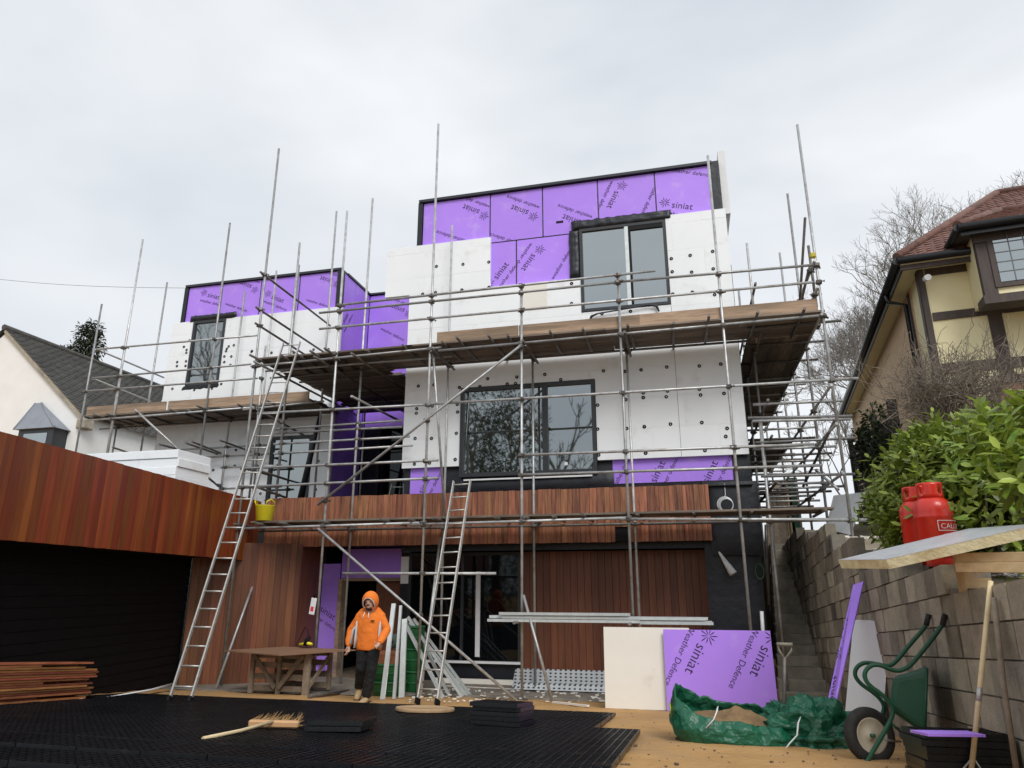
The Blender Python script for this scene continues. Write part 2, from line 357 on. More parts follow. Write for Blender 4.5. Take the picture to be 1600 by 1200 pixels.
sheath('sheathing_board', X1[0], xa, z2 - .05, zj)
box('tape', (fx(869, 348, YP), YP - .004, fz(872, 349, YP)), (fx(880, 345, YP), YP - .001, fz(872, 345.5, YP)), M['black'], HX)
for (a, b_, c, d, pr) in ((640, 693, 737, 772, [(664, 757, 62, .9)]), (957, 1146, 709, 756, [(972, 738, 62, 1, 'w'), (1028, 737, 62, 1), (1110, 737, 62, 1)])):
    sheath('sheathing_board', fx(a, 750, YP), fx(b_, 735, YP), fz((a + b_) / 2, d - 2 if a > 900 else d, YP), zb + .06, prints=pr)

def tile_rects(rects, zr, rh, bw, Y, par, m='eps', th=.085, seed=1):
    rd = random.Random(seed)
    for (x0, x1, z0, z1) in rects:
        k0 = math.floor((z0 - zr) / rh)
        k = k0
        while zr + k * rh < z1 - .01:
            a, b = max(z0, zr + k * rh), min(z1, zr + (k + 1) * rh); k += 1
            if b - a < .02: continue
            xs = -20 + (.5 * bw if k % 2 else 0)
            j = math.floor((x0 - xs) / bw)
            while xs + j * bw < x1 - .01:
                c, d = max(x0, xs + j * bw), min(x1, xs + (j + 1) * bw); j += 1
                if d - c < .02: continue
                dy = rd.uniform(-.0012, .0012)
                box('insulation_board', (c + .0006, Y + dy, a + .0006), (d - .0006, Y + th, b - .0006), M[m], par, b=.0012)
zr = fz(1045, 570.5)
tile_rects([(fx(604, 420), fx(766, 410), z2, fz(685, 380)), (XE_l, w2['x0'], w1['z1'] + .02, z2), (w2['x0'], w2['x1'], w1['z1'] + .02, w2['z0'] - .01),
            (XE_l, w1['x0'] - .01, zb, w1['z1'] + .02), (w1['x1'] + .01, w2['x0'], zb, w1['z1'] + .02), (w2['x0'], w2['x1'], zb, w1['z1'] + .02) if w2['x0'] > w1['x1'] else (w1['x1'] + .01, w2['x1'], zb, w1['z1'] + .02),
            (w2['x1'] + .005, XE_r, zb, zR)], zr, .61, 1.22, YE, HX, seed=3)
box('insulation_offcut', (fx(813, 470), YE - .012, z2 - .62), (fx(855, 470), YE - .006, z2 - .02), M['board_cream'], HX, label='yellowed foam offcut patch')

# fixing discs
disc = MB().lathe([(0, -.006), (.010, -.006), (.013, .004), (.031, .007), (.035, .003), (.035, -.01)], ax=(0, -1, 0), n=14).mesh('fixing', 'black')
def discs(px, ox, oy, s, Y):
    for (x, y) in px:
        p = FY(ox + x / s, oy + y / s, Y); inst('fixing', disc, (p.x, Y - .004, p.z), parent=HX)
discs([(135,253),(232,245),(392,262),(520,255),(690,240),(742,237),(568,207),(750,197),(925,180),(1025,213),(125,395),(122,423),(222,378),(222,432),(380,415),(378,368),(372,548),(115,580),(217,580),(365,712),(110,740),(205,733),(1255,372),(1255,522),(1262,683),(1292,158),(1427,162),(1527,152),(1430,338),(1540,325),(1540,295),(1437,518),(1547,508),(1555,672),(1443,660)], 620, 540, 4, YE)
discs([(443,122),(628,116),(750,105),(310,295),(440,291),(635,281),(768,272),(310,268),(447,258),(628,248),(316,460),(464,446),(642,437),(786,470),(778,516),(324,610),(660,595),(803,577)], 920, 540, 3.636, YE)
discs([(702,650),(806,632),(930,610),(707,722),(814,724),(933,706),(710,845),(818,835),(941,848),(152,787),(152,897),(320,953),(477,940)], 850, 220, 3.529, YE)
discs([(328,945),(494,932),(655,918),(242,1118),(322,1108),(487,1092),(657,1075),(1173,1052),(1000,1185)], 600, 180, 4, YE)

def rumple(name, x0, x1, z0, z1, Y, d, par, seed=0, res=.045, m='membrane', edge=.03):
    nx, nz = max(2, int((x1 - x0) / res)), max(2, int((z1 - z0) / res)); mb = MB()
    for j in range(nz + 1):
        for i in range(nx + 1):
            u, v_ = i / nx, j / nz; x = x0 + (x1 - x0) * u; z = z0 + (z1 - z0) * v_
            if i in (0, nx): x += edge * mnoise.noise((z * 9, seed, 1))
            if j in (0, nz): z += edge * mnoise.noise((x * 9, seed, 5))
            rim = 0 if i in (0, nx) or j in (0, nz) else 1
            mb.v.append((x, Y - rim * d * (.45 + .55 * abs(mnoise.noise((x * 5, seed, z * 14)))) + (1 - rim) * .012, z))
    mb.f = [(j * (nx + 1) + i, j * (nx + 1) + i + 1, (j + 1) * (nx + 1) + i + 1, (j + 1) * (nx + 1) + i) for j in range(nz) for i in range(nx)]; mb.sm = [True] * len(mb.f)
    return obj(name, mb, m, par)
def window(wd, Y, mull, gl, label, side='l', fw_=.06, depth=.09, mw=.05, par=HX, taped=False, sash=None):
    x0, x1, z0, z1 = wd['x0'], wd['x1'], wd['z0'], wd['z1']
    f = obj('window', MB().box((x0, Y, z0), (x0 + fw_, Y + depth, z1)).box((x1 - fw_, Y, z0), (x1, Y + depth, z1)).box((x0 + fw_, Y + .002, z0), (x1 - fw_, Y + depth, z0 + fw_)).box((x0 + fw_, Y + .002, z1 - fw_), (x1 - fw_, Y + depth, z1)), 'frame', par, label=label)
    xs = [x0 + fw_] + list(mull) + [x1 - fw_]
    for i in range(len(xs) - 1):
        a, b = xs[i] + (mw / 2 if i else 0), xs[i + 1] - (mw / 2 if i < len(xs) - 2 else 0)
        zt_ = z1 - fw_ - (.09 if sash == i else 0); zb_ = z0 + fw_
        if sash == i: obj('sash', MB().box((a, Y + .01, zt_), (b, Y + depth, z1 - fw_)).box((a, Y + .01, zb_), (a + .05, Y + depth, zt_)), 'black', f); a += .05
        box('pane', (a, Y + .045, zb_), (b, Y + .06, zt_), M[gl], f)
    for m_ in mull:
        box('mullion', (m_ - mw / 2, Y + .004, z0 + fw_), (m_ + mw / 2, Y + depth, z1 - fw_), M['galv' if taped else 'frame'], f)
    return f
window(w2, YE - .02, [fx(981, 415)], 'glass', 'upper two-pane window in charcoal frame with taped mullion', taped=True, mw=.075, sash=1)
W1 = window(w1, YE - .03, [fx(852, 670)], 'glass_low', 'large lower window reflecting trees', mw=.11, fw_=.075)
rumple('membrane_strip', w2['x0'] - .17, w2['x1'] + .14, w2['z1'] - .01, w2['z1'] + .24, YP - .06, .09, HX, 1)
rumple('membrane_strip', w2['x0'] - .23, w2['x0'] + .005, z2 + .02, w2['z1'] + .02, YP - .055, .085, HX, 2)
rumple('membrane_strip', XE_l + .05, XE_r, zroof - .05, zb + .03, YP + .025, .02, HX, 3, res=.12, edge=.0)
rumple('membrane_strip', w1['x0'] - .05, w1['x1'] + .3, w1['z0'] - .34, w1['z0'] + .02, YE + .06, .07, HX, 4, res=.09, edge=.04)
for xx in X1[1:5]: rumple('joint_tape', xx - .022, xx + .022, zj + .01, zt, YP - .002, .006, HX, xx, res=.03, edge=.02)
rumple('joint_tape', X1[1] - .02, X1[3] + .02, zj - .02, zj + .02, YP - .003, .006, HX, 21, res=.03, edge=.02); rumple('joint_tape', xb_ - .022, xb_ + .022, z2, zj - .022, YP - .002, .006, HX, 22, res=.03, edge=.02)
for xx in XJ: rumple('joint_tape', xx - .02, xx + .02, zEL_ - .05, FY(411, 435, YPL).z - .05, YPL - .002, .006, HX, xx, res=.03, edge=.02)
sp_ = FY(884, 724, YE - .03); box('sticker', (sp_.x - .03, YE + .006, sp_.z - .03), (sp_.x + .03, YE + .0145, sp_.z + .03), M['white'], W1)
obj('sill_flashing', MB().box((w1['x0'] + .1, YE - .03, w1['z0'] - .075), (w1['x1'] - .1, YE + .02, w1['z0'] - .045)), 'white', HX)
mb = MB(); a = FY(920, 505, YE - .05); b_ = FY(1026, 478, YE - .05)
mb.path([a, a + V((.06, -.01, .14)), a + V((.2, -.01, .19)), b_ + V((-.15, -.01, .03)), b_, b_ + V((.04, 0, -.12))], [.014, .03, .016, .014, .03, .016], 8); obj('strap', mb, 'membrane', HX)

# ---- left block
xL0, xL1 = fx(262, 560, YEL), fx(535, 470, YEL); zparL = FY(411, 435, YPL).z
xp0, xp1 = fx(291, 470, YPL), fx(531, 450, YPL)
zEL = FY(470, 485, YEL).z
wl = dict(x0=fx(296, 555, YEL), x1=fx(348, 545, YEL), z0=FY(315, 602, YEL).z, z1=FY(329, 500, YEL).z)
wl2 = dict(x0=fx(421, 720, YEL), x1=fx(486, 720, YEL), z0=zroof - .3, z1=FY(455, 681, YEL).z)
box('wall', (xp0 + .02, YPL + .03, 0), (xp1 - .01, 21, zparL - .02), M['membrane'], HX)
box('wall', (xL0 + .05, YPL + .035, 0), (xp0 + .2, 21, zEL - .3), M['eps'], HX)
box('parapet_trim', (xp0 - .04, YPL - .06, zparL - .03), (xp1 + .03, YPL + .3, zparL + .03), M['frame'], HX)
box('corner_trim', (xp0 - .07, YPL - .03, zEL - .2), (xp0 + .05, YPL + .2, zparL - .032), M['membrane'], HX)
box('corner_trim', (xp1 - .07, YPL - .045, zEL - .05), (xp1 + .05, YPL + .15, zparL - .032), M['membrane'], HX)
XLs = [xp0 + .05] + [fx(x, 450, YPL) for x in (348, 408, 468)] + [xp1 - .07]
PL = [[(334, 463, -18, .95)], [(384, 445, 155, .95), (368, 480, -22, .9, 'w')], [(434, 467, -25, .95)], [(510, 437, 158, .95), (496, 474, -22, .9, 'w')]]
for i in range(4): sheath('sheathing_board', XLs[i], XLs[i + 1], zEL - .1, zparL - .035, Y=YPL, prints=PL[i])
tile_rects([(xL0, wl['x0'], zroof - .2, zEL), (wl['x0'], wl['x1'], zroof - .2, wl['z0']), (wl['x1'], xL1, wl2['z1'], zEL), (wl['x1'], wl2['x0'], zroof - .2, wl2['z1']), (wl2['x1'], xL1, zroof - .2, wl2['z1'])], FY(330, 620, YEL).z, .61, 1.22, YEL, HX, seed=5)
window(wl, YEL - .02, [], 'glass_low', 'tall narrow window of the left block', fw_=.07)
window(wl2, YEL - .02, [], 'glass_low', 'ground window of the left block behind the ladder', fw_=.08)
rumple('membrane_strip', wl['x0'] - .12, wl['x1'] + .3, wl['z1'] - .01, wl['z1'] + .17, YPL - .1, .08, HX, 6)
rumple('membrane_strip', wl['x0'] - .1, wl['x1'] + .02, wl['z0'] - .1, wl['z0'] + .01, YEL - .01, .03, HX, 7)
discs([(1150,808),(1167,827),(1165,845),(1163,898),(1108,903),(1106,928),(1160,927),(1078,1070),(1215,1077),(1325,1068),(1383,1040),(1430,805),(1462,798),(1418,820),(1413,835),(1403,868),(1446,868),(1402,903),(1440,921),(1575,835),(1185,768)], 0, 340, 4, YEL)
discs([(470,802),(453,980),(382,992),(108,1005),(177,125),(53,118),(440,105),(533,103)], 380, 520, 4, YEL)
discs([(1475,252),(1467,352),(1333,378)], 0, 640, 4, YEL)
# return wall (faces right) and link wall
xs_ = xp1 + .035
for k, (ya, yb) in enumerate(((YPL + .06, 16.0), (16.0, YLK - .01))):
    for (za, zb_) in ((zroof - .1, 5.9), (5.9, 7.6), (7.6, zparL - .04)):
        b = box('sheathing_board', (xs_ - .02, ya + .008, za + .008), (xs_, yb - .008, zb_ - .008), M['purple'], HX)
        if k == 0 and za > 5: decal('lettering', brand_print(15.55, za + 1.0, R(58), .9), frame_mtx((xs_, 0, 0), (0, 1, 0), (0, 0, 1), (1, 0, 0)), b, (ya + .02, yb - .02, za + .02, zb_ - .02))
box('wall', (xs_ - .3, YPL + .2, 0), (xs_ - .025, 21, zparL - .02), M['membrane'], HX)
box('parapet_trim', (xs_ - .1, YPL + .31, zparL - .028), (xs_ + .03, YLK + .2, zparL + .028), M['frame'], HX)
xk1 = XE_l + .3; xs2 = fx(590, 500, YLK)
for (a, b_) in ((xs_ + .002, -6.9), (-6.9, xk1)):
    for (za, zb_) in ((5.9, 7.6), (7.6, zparL - .04)):
        sheath('sheathing_board', a, b_, za, zb_, Y=YLK, prints=[(622, 482, 155, 1), (612, 522, -30, 1, 'w')])
box('wall', (xs_ - .2, YLK + .03, 0), (xk1 + .4, 21, zparL - .02), M['membrane'], HX)
box('parapet_trim', (xs_, YLK - .05, zparL - .026), (xk1 + .3, YLK + .2, zparL + .026), M['frame'], HX)
box('glazed_door', (xs_ + .5, YLK - .03, zroof), (xk1 - .1, YLK + .02, 5.85), M['glass_dark'], HX)
for xx in (xs_ + .5, xs_ + 1.3, xk1 - .16): box('door_frame', (xx, YLK - .06, zroof), (xx + .07, YLK - .032, 5.85), M['frame'], HX)
box('wall', (xs_ + .004, 15.2, zroof), (xs_ + .03, 15.6, 5.88), M['purple'], HX)

# ---- timber canopy
XC0, XC1 = -8.47, FY(1107, 765, YC).x
can = box('canopy', (XC0, YC + .03, zsof + .02), (XC1 - .03, YG + 1.2, zroof - .03), M['black'], HX, label='timber boarded canopy over the ground floor')
rd = random.Random(4); x = XC0; xn0, xn1 = FY(966, 850, YC).x, FY(988, 850, YC).x
while x < XC1 - .02:
    wdt = min(rd.choice((.075, .1, .1, .125, .14)), XC1 - x); nt_ = xn0 < x + wdt / 2 < xn1
    box('board', (x + .002, YC - rd.uniform(0, .006), (zsof + .27 if nt_ else zsof) + rd.uniform(-.004, .004)), (x + wdt - .002, YC + .028, zroof + rd.uniform(-.006, .006)), M['cedar'], can, b=.003)
    x += wdt
box('roof', (XC0 - .1, YC + .032, zroof - .028), (XE_r, YLK, zroof - .012), M['membrane'], HX)
# ---- ground floor
gx = lambda x, y=960: FY(x, y, YG).x
gz = lambda x, y: FY(x, y, YG).z
P0, P1 = V((-9.12, 11.76, 0)), V((-7.54, 12.97, 0))
retw = obj('return_wall', MB().hexa([P0 + V((-.1, .12, 0)), P1 + V((-.05, .12, 0)), P1 + V((-.05, .5, 0)), P0 + V((-.1, .5, 0)), P0 + V((-.1, .12, 2.5)), P1 + V((-.05, .12, 2.5)), P1 + V((-.05, .5, 2.5)), P0 + V((-.1, .5, 2.5))]), 'black', HX, label='wood boarded return wall between garage and entrance')
d = (P1 - P0); L = d.length; d = d / L; nrm = V((d.y, -d.x, 0)); s_ = 0
while s_ < L:
    wdt = min(rd.choice((.1, .13, .13)), L - s_); a = P0 + d * (s_ + .002); e = P0 + d * (s_ + wdt - .002); t_ = -nrm * .03; s_ += wdt
    obj('board', MB().hexa([a, e, e + t_, a + t_, a + V((0, 0, zsof + .05)), e + V((0, 0, zsof + .05)), e + t_ + V((0, 0, zsof + .05)), a + t_ + V((0, 0, zsof + .05))]), 'palewood', retw)
xo0, xo1 = gx(533), gx(582)
box('wall', (P1.x - .1, 13.0, 0), (P1.x - .02, YG + .1, 2.6), M['brownwood'], HX)
box('chipboard_panel', (P1.x - .015, YG - .02, .25), (gx(500), YG + .02, gz(480, 893)), M['osb'], HX)
box('wall', (P1.x - .02, YG + .021, 0), (gx(503), YG + .3, 2.6), M['membrane'], HX)
sheath('sheathing_board', gx(500), gx(529), .05, gz(515, 880), Y=YG - .03, prints=[(512, 958, -30, .9), (505, 1045, -40, .9)])
box('sheathing_panel', (gx(529), YG, gz(560, 908)), (gx(632), YG + .02, 2.55), M['purple'], HX)
box('door_jamb', (gx(527.5), YG - .06, 0), (gx(533), YG + .2, gz(530, 905)), M['toe'], HX)
box('door_jamb', (gx(533) + .002, YG - .03, gz(530, 908)), (gx(624), YG + .15, gz(530, 903)), M['toe'], HX)
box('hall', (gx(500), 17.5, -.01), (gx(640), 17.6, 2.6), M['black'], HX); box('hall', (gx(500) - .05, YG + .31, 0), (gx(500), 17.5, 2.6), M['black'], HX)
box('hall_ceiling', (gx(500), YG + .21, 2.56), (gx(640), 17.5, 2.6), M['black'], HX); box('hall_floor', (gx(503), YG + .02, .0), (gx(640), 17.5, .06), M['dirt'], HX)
box('door', (gx(582), YG + .12, .07), (gx(622), YG + .17, gz(600, 909)), M['brownwood'], HX, label='brown inner door leaf')
box('wall', (gx(624), YG - .02, 0), (gx(636), YG + .3, 2.55), M['membrane'], HX)
box('insulation_strip', (gx(625), YG - .06, gz(632, 912)), (gx(637), YG - .022, gz(632, 870)), M['eps'], HX)
gd = dict(x0=gx(636), x1=gx(815), z0=.33, z1=2.46)
g = window(gd, YG - .03, [gx(722)], 'glass_dark', 'dark sliding glass door of the ground floor', fw_=.07, mw=.06)
box('wall', (gd['x0'], YG - .02, 0), (gd['x1'] + .1, YG + .3, .328), M['membrane'], HX)
box('tape_strip', (gx(744), YG - .05, gz(747, 1026)), (gx(751), YG - .031, gz(747, 893)), M['white'], HX, label='white strip hanging down the glass door')
box('sill', (gd['x0'] + .1, YG - .12, .36), (gd['x1'], YG - .031, .40), M['white'], HX)
box('plinth', (gx(690), YG - .35, 0), (gx(835), YG - .22, .10), M['board_cream'], HX)
tw = box('timber_wall', (gx(815) + .02, YG, 0), (gx(1116), YG + .3, 2.55), M['black'], HX, label='dark vertical timber boarding under the canopy')
x = gx(818)
while x < gx(1116) - .02:
    wdt = min(.135, gx(1116) - x); box('board', (x + .002, YG - .025 - rd.uniform(0, .004), .10), (x + wdt - .002, YG - .001, zsof + .05), M['brownwood'], tw, b=.003); x += wdt
rumple('membrane_wall', XC1 - .02, FY(1196, 900, 13.3).x, zsof - .25, zroof + .05, YC + .12, .03, HX, 9, res=.12, edge=0)
box('wall', (XC1 - .1, YC + .25, 0), (FY(1190, 900, 13.3).x, 19, zroof + .1), M['membrane'], HX)
rumple('membrane_wall', gx(1116) - .1, FY(1190, 900, 13.3).x, .0, zsof + .1, YC + .24, .03, HX, 12, res=.15, edge=0)
# paper cone stuck to the membrane, hanging cable coil
c0, c1 = FY(1119, 856, 13.15), FY(1146, 897, 13.05)
obj('paper_flap', MB().tube(c0, c1, .006, .075, 10), 'white', HX, label='white paper cone sticking out of the black membrane')

# ================================================================ GARAGE
GA, GB = V((-7.53, 6.15, 0)), V((-8.5, 12.85, 0)); gdv = (GB - GA).normalized(); gn = V((gdv.y, -gdv.x, 0))   # gn faces right, to the drive
GA = GA - gdv * 3.5
zg0, zg1 = 2.28, FZ(0, 0, 0).z * 0 + FY(427, 785, YC).z
GR = thing('garage', 'flat-roofed garage with red timber fascia over a black boarded wall', 'garage', (-9, 9, 0))
fas = obj('fascia', MB().hexa([GA - gn * .03, GB - gn * .03, GB - gn * .12, GA - gn * .12] + [p + V((0, 0, 0)) for p in []] if False else [V((p.x, p.y, z)) for z in (zg0 + .02, zg1 - .02) for p in (GA - gn * .03, GB - gn * .03, GB - gn * .12, GA - gn * .12)]), 'black', GR, label='deep fascia of glossy red-brown vertical boards')
L = (GB - GA).length; s_ = 0
while s_ < L - .02:
    wdt = min(rd.choice((.09, .12, .15, .15)), L - s_); o_ = gn * rd.uniform(-.003, .003)
    a, e = GA + gdv * (s_ + .0015) + o_, GA + gdv * (s_ + wdt - .0015) + o_; t_ = -gn * .029
    z0_, z1_ = zg0 + rd.uniform(-.003, .003), zg1 + rd.uniform(-.003, .003)
    obj('board', MB().hexa([V((p.x, p.y, z)) for z in (z0_, z1_) for p in (a, e, e + t_, a + t_)]), 'redwood', fas); s_ += wdt
bwA, bwB = GA - gn * .82, GB - gn * .82 - gdv * .95
z_ = 0.0
while z_ < 2.3:
    obj('wall_board', MB().hexa([V((p.x, p.y, z)) for z, k in ((z_ + .002, .0), (z_ + .148, .012)) for p in (bwA - gn * (k), bwB - gn * (k), bwB - gn * .06, bwA - gn * .06)]), 'black', GR); z_ += .15
obj('wall', MB().hexa([V((p.x, p.y, z)) for z in (0, 3.3) for p in (bwA - gn * .07, bwB - gn * .07, bwB - gn * .2, bwA - gn * .2)]), 'black', GR)
obj('soffit', MB().hexa([V((p.x, p.y, z)) for z in (zg0 + .03, zg0 + .06) for p in (GA - gn * .121, GB - gn * .121, GB - gn * .9, GA - gn * .9)]), 'black', GR)
obj('roof', MB().hexa([V((p.x, p.y, z)) for z in (zg1 - .12, zg1 - .06) for p in (GA - gn * .121, GB - gn * .121 + gdv * .4, V((-16, 14.8, 0)), V((-15, 3, 0)))]), 'membrane', GR)
# ================================================================ SCAFFOLDING
YO, YI, TR = 11.95, 12.9, .0242
coup = MB().box((-.050, -.052, -.036), (.050, .052, .036), b=.014).tube((.03, -.05, 0), (.085, -.05, 0), .010, n=6).tube((-.03, .03, .0), (-.08, .03, .0), .010, n=6).box((.075, -.066, -.014), (.092, -.034, .014)).mesh('coupler', 'steel_dark')
class Scaf:
    def __init__(s, name, label, loc): s.o = thing(name, label, 'scaffold', loc); s.st = []; s.lg = []; s.rd = random.Random(len(name) * 7 + 1)
    def t(s, kind, a, b, m='steel', r=TR):
        a, b = V(a), V(b); o = obj(kind, MB().tube(a, b, r, n=10), m, s.o)
        (s.st if kind == 'standard' else s.lg).append((a, b)); return o
    def std(s, px, py, Y, top=None, z0=0., z1=None, m='steel'):
        x = FY(px, py, Y).x; z1 = FY(top[0], top[1], Y).z if top else z1
        j = s.rd.uniform(-.02, .02)
        s.t('standard', (x, Y, z0), (x + j, Y + s.rd.uniform(-.02, .02), z1), m)
        if z0 == 0: obj('base_plate', MB().box((x - .075, Y - .075, 0.0), (x + .075, Y + .075, .026)), 'steel_dark', s.o)
        return x
    def led(s, a, b, Y, kind='ledger', m='steel'): return s.t(kind, FY(*a, Y), FY(*b, Y), m)
    def couplers(s, maxn=400):
        n = 0
        for (a, b) in s.st:
            da = b - a
            for (c, d) in s.lg:
                dc = d - c; r = a - c; A = da.dot(da); B = da.dot(dc); C_ = dc.dot(dc); D = da.dot(r); E_ = dc.dot(r); den = A * C_ - B * B
                if den < 1e-6: continue
                u = (B * E_ - C_ * D) / den; v_ = (A * E_ - B * D) / den
                if -.01 < u < 1.01 and -.02 < v_ < 1.02:
                    p, q = a + da * u, c + dc * v_
                    if (p - q).length < .13 and n < maxn:
                        n += 1; inst('coupler', coup, (p + q) / 2, (s.rd.uniform(-.2, .2), s.rd.uniform(-.2, .2), s.rd.uniform(-.5, .5) + (1.57 if s.rd.random() < .4 else 0)), s.o)
    def planks_x(s, x0, x1, y0, n, z, w_=.225, ln=3.9, m='plank', z_j=.006):
        for k in range(n):
            a = x0 - s.rd.uniform(0, .1) - (1.6 if k % 2 else 0)
            while a < x1:
                b = min(a + ln, x1 + s.rd.uniform(0, .12)); c = max(a, x0 - s.rd.uniform(0, .1)); dz = s.rd.uniform(-z_j, z_j)
                if b - c > .15: box('scaffold_board', (c + .004, y0 + k * (w_ + .006), z + dz), (b - .004, y0 + k * (w_ + .006) + w_, z + .038 + dz), M[m], s.o, b=.004)
                a += ln
    def planks_y(s, y0, y1, x0, n, z, w_=.225, ln=3.9):
        for k in range(n):
            a = y0 - (1.6 if k % 2 else 0)
            while a < y1:
                b = min(a + ln, y1 + s.rd.uniform(0, .12)); c = max(a, y0); dz = s.rd.uniform(-.006, .006)
                if b - c > .15: box('scaffold_board', (x0 + k * (w_ + .006), c + .004, z + dz), (x0 + k * (w_ + .006) + w_, b - .004, z + .038 + dz), M['plank_y'], s.o, b=.004)
                a += ln

S = Scaf('scaffold', 'tall tube scaffold with boarded platforms across the front of the white house', (-3, 12.4, 0))
XS = [S.std(401, 560, YO, (438, 232)), S.std(528, 540, YO, (541, 330)), S.std(671, 560, YO, (681, 195)), S.std(814, 640, YO, (814, 447)), S.std(972, 600, YO, (968, 425)), S.std(1134, 560, YO, (1108, 243))]
x5 = S.std(1292, 540, YO, (1248, 195), z0=2.3)
zP = FY(970, 520, YO).z; zL = FY(900, 812, YO).z
XI = [S.std(561, 620, YI, (581, 310)), S.std(691, 893, YI, (707, 352)), S.std(833, 700, YI, z1=zP + .1), S.std(985, 680, YI, z1=zP + .1)]
S.std(452, 560, YI, (462, 380), z0=zroof); S.std(509, 550, 14.2, (527, 330), z0=zroof); S.std(1198, 760, YI, (1192, 655), z0=0)
S.std(1176, 470, 13.1, (1180, 379), z0=zP); S.std(573, 600, 15.6, z0=zroof, z1=zP)
# rails above the main platform
S.led((499, 514), (1270, 441), YO - .05, 'guard_rail'); S.led((499, 489), (966, 441), YO - .05, 'guard_rail'); S.led((960, 441), (1272, 414), YO - .052, 'guard_rail'); S.led((536, 476), (1024, 423), YO - .06, 'guard_rail')
for a, b in (((407, 425), (516, 509)), ((400, 480), (507, 551)), ((399, 505), (476, 554))):
    p = FY(*a, YO - .15); q = FZ(*b, p.z); S.t('guard_rail', p, q, 'steel_dark')
# main platform
ze = zP
S.led((400, 572), (690, 543), YO - .05); S.led((685, 548), (1284, 493), YO - .05)
S.t('ledger', (XS[0] - .3, YI + .05, zP), (XE_r + .2, YI + .05, zP), 'steel_dark')
S.t('ledger', (XS[0] - .1, 12.45, zP - .01), (-4.3, 12.45, zP - .01))
x = XS[0] + .1
while x < x5:
    S.t('transom', (x, YO - S.rd.uniform(.12, .38), zP + .05), (x + S.rd.uniform(-.04, .04), YI + S.rd.uniform(.1, .3), zP + .05), 'steel_dark'); x += S.rd.choice((.35, .6, .75, .8))
for x in (XS[2] + .1, XS[3] + .08, XS[4] + .1): S.t('transom', (x, YO - .2, zP - .06), (x, YI + .25, zP - .06), 'steel_dark')
S.planks_x(XS[0] + .02, -5.0, YO + .0, 5, zP + .078); S.planks_x(-5.0, x5 + .02, YO + .0, 5, zP + .078)
# boarded return in the recess between the blocks
for k, y in enumerate((13.4, 14.4, 15.4, 16.3)): S.t('ledger', (XS[0] + .15, y, zP), (XE_l - .1, y, zP), 'steel_dark')
for x in (XS[0] + .12, -6.9, -6.1): S.t('transom', (x, YO - .25, zP - .05), (x, 16.5, zP - .05), 'steel_dark' if x > -7.5 else 'steel')
S.planks_x(XS[0] + .1, XE_l - .35, YO + 1.16, 15, zP + .078)
# toe boards
for (a, b, c, d) in ((683, 810, 521, 545), (811, 1000, 510, 533), (1000.5, 1281, 492, 514)):
    p, q = FY(a, 520, YO + .05), FY(b, 500, YO + .05); zc = zP + .12
    box('toe_board', (p.x, YO + .045, zc), (q.x - .006, YO + .083, zc + .225), M['toe'], S.o, b=.004)
# ledgers under the main platform, front row
for a, b in (((402, 646), (672, 632)), ((660, 632), (1341, 591)), ((815, 711), (1272, 694)), ((815, 742), (1284, 727)), ((380, 732), (685, 719)), ((380, 761), (685, 747))): S.led(a, b, YO - .05)
S.led((536, 896), (775, 896), YO + .05)
for a, b in (((426, 671), (628, 657)), ((430, 677), (628, 667)), ((428, 694), (640, 682)), ((428, 709), (645, 696))): S.led(a, b, YI + .05)
for (a, b) in (((549, 619), (625, 658)), ((402, 640), (520, 705)), ((404, 735), (450, 750)), ((404, 762), (448, 778))):
    p = FY(*a, YO - .15); S.t('transom', p, FZ(*b, p.z), 'steel_dark' if a[0] < 500 else 'steel')
# braces
S.led((496, 789), (816, 538), YO - .1, 'brace'); S.led((497, 826), (809, 1096), YO - .1, 'brace')
S.t('brace', FY(676, 540, YO + .05), FY(697, 832, YI - .06)); S.t('brace', FY(688, 840, YI - .06), FZ(657, 1088, .02))
S.t('brace', FY(412, 868, YI - .1), FZ(335, 1082, .02)); S.t('prop', FY(818, 930, YO - .1), FZ(865, 1103, .0))
S.t('standard', FY(400, 900, YI), FZ(394, 1060, .0)); S.t('standard', FY(409, 860, YI + .1), FY(398, 985, YI + .1))
# low platform
S.led((345, 827), (655, 817), YO - .05); S.led((640, 820), (985, 809), YO - .05); S.led((970, 811), (1355, 812), YO - .05); S.led((1130, 811), (1358, 813), YO - .045)
S.t('ledger', (XS[0] - .2, YI - .05, zL - .0), (x5 + .1, YI - .05, zL - .02), 'steel_dark')
x = XS[0]
while x < x5 + .2:
    S.t('transom', (x, YO - S.rd.uniform(.15, .4), zL + .05), (x + S.rd.uniform(-.05, .05), YI - .02, zL + .05), 'steel_dark'); x += S.rd.choice((.9, 1.1, .5, 1.2))
S.planks_x(XS[0] + .3, x5 - .3, YO + .03, 3, zL + .078)
S.couplers()
# ---- left wing scaffold
YLO, YLI = 13.9, 14.8
L_ = Scaf('scaffold', 'lower tube scaffold with a boarded platform standing round the left white block', (-12, 14, 3.4))
zLP = FY(270, 647, YLO).z
for px, py, Y, tp in ((150, 530, YLO, (160, 475)), (205, 490, YLO, (225.5, 374)), (190, 570, YLO + .06, (201, 496)), (245, 540, YLI, (262, 441)), (340, 500, YLO, (360, 349)), (372, 540, YLI, (382, 455)), (424, 500, YLI, (434, 423)), (460, 480, YLI + .1, (467, 414)), (408, 600, YLO, (415, 540)), (178, 690, YLI, None), (222, 690, YLI, None), (354, 700, YLI, None)):
    L_.std(px, py, Y, tp, z0=3.42 if Y < 14.5 or px < 300 else zroof, z1=None if tp else zLP)
for a, b in (((150, 546), (402, 524)), ((144, 591), (392, 569)), ((137, 611), (402, 591))): L_.led(a, b, YLO - .05, 'guard_rail')
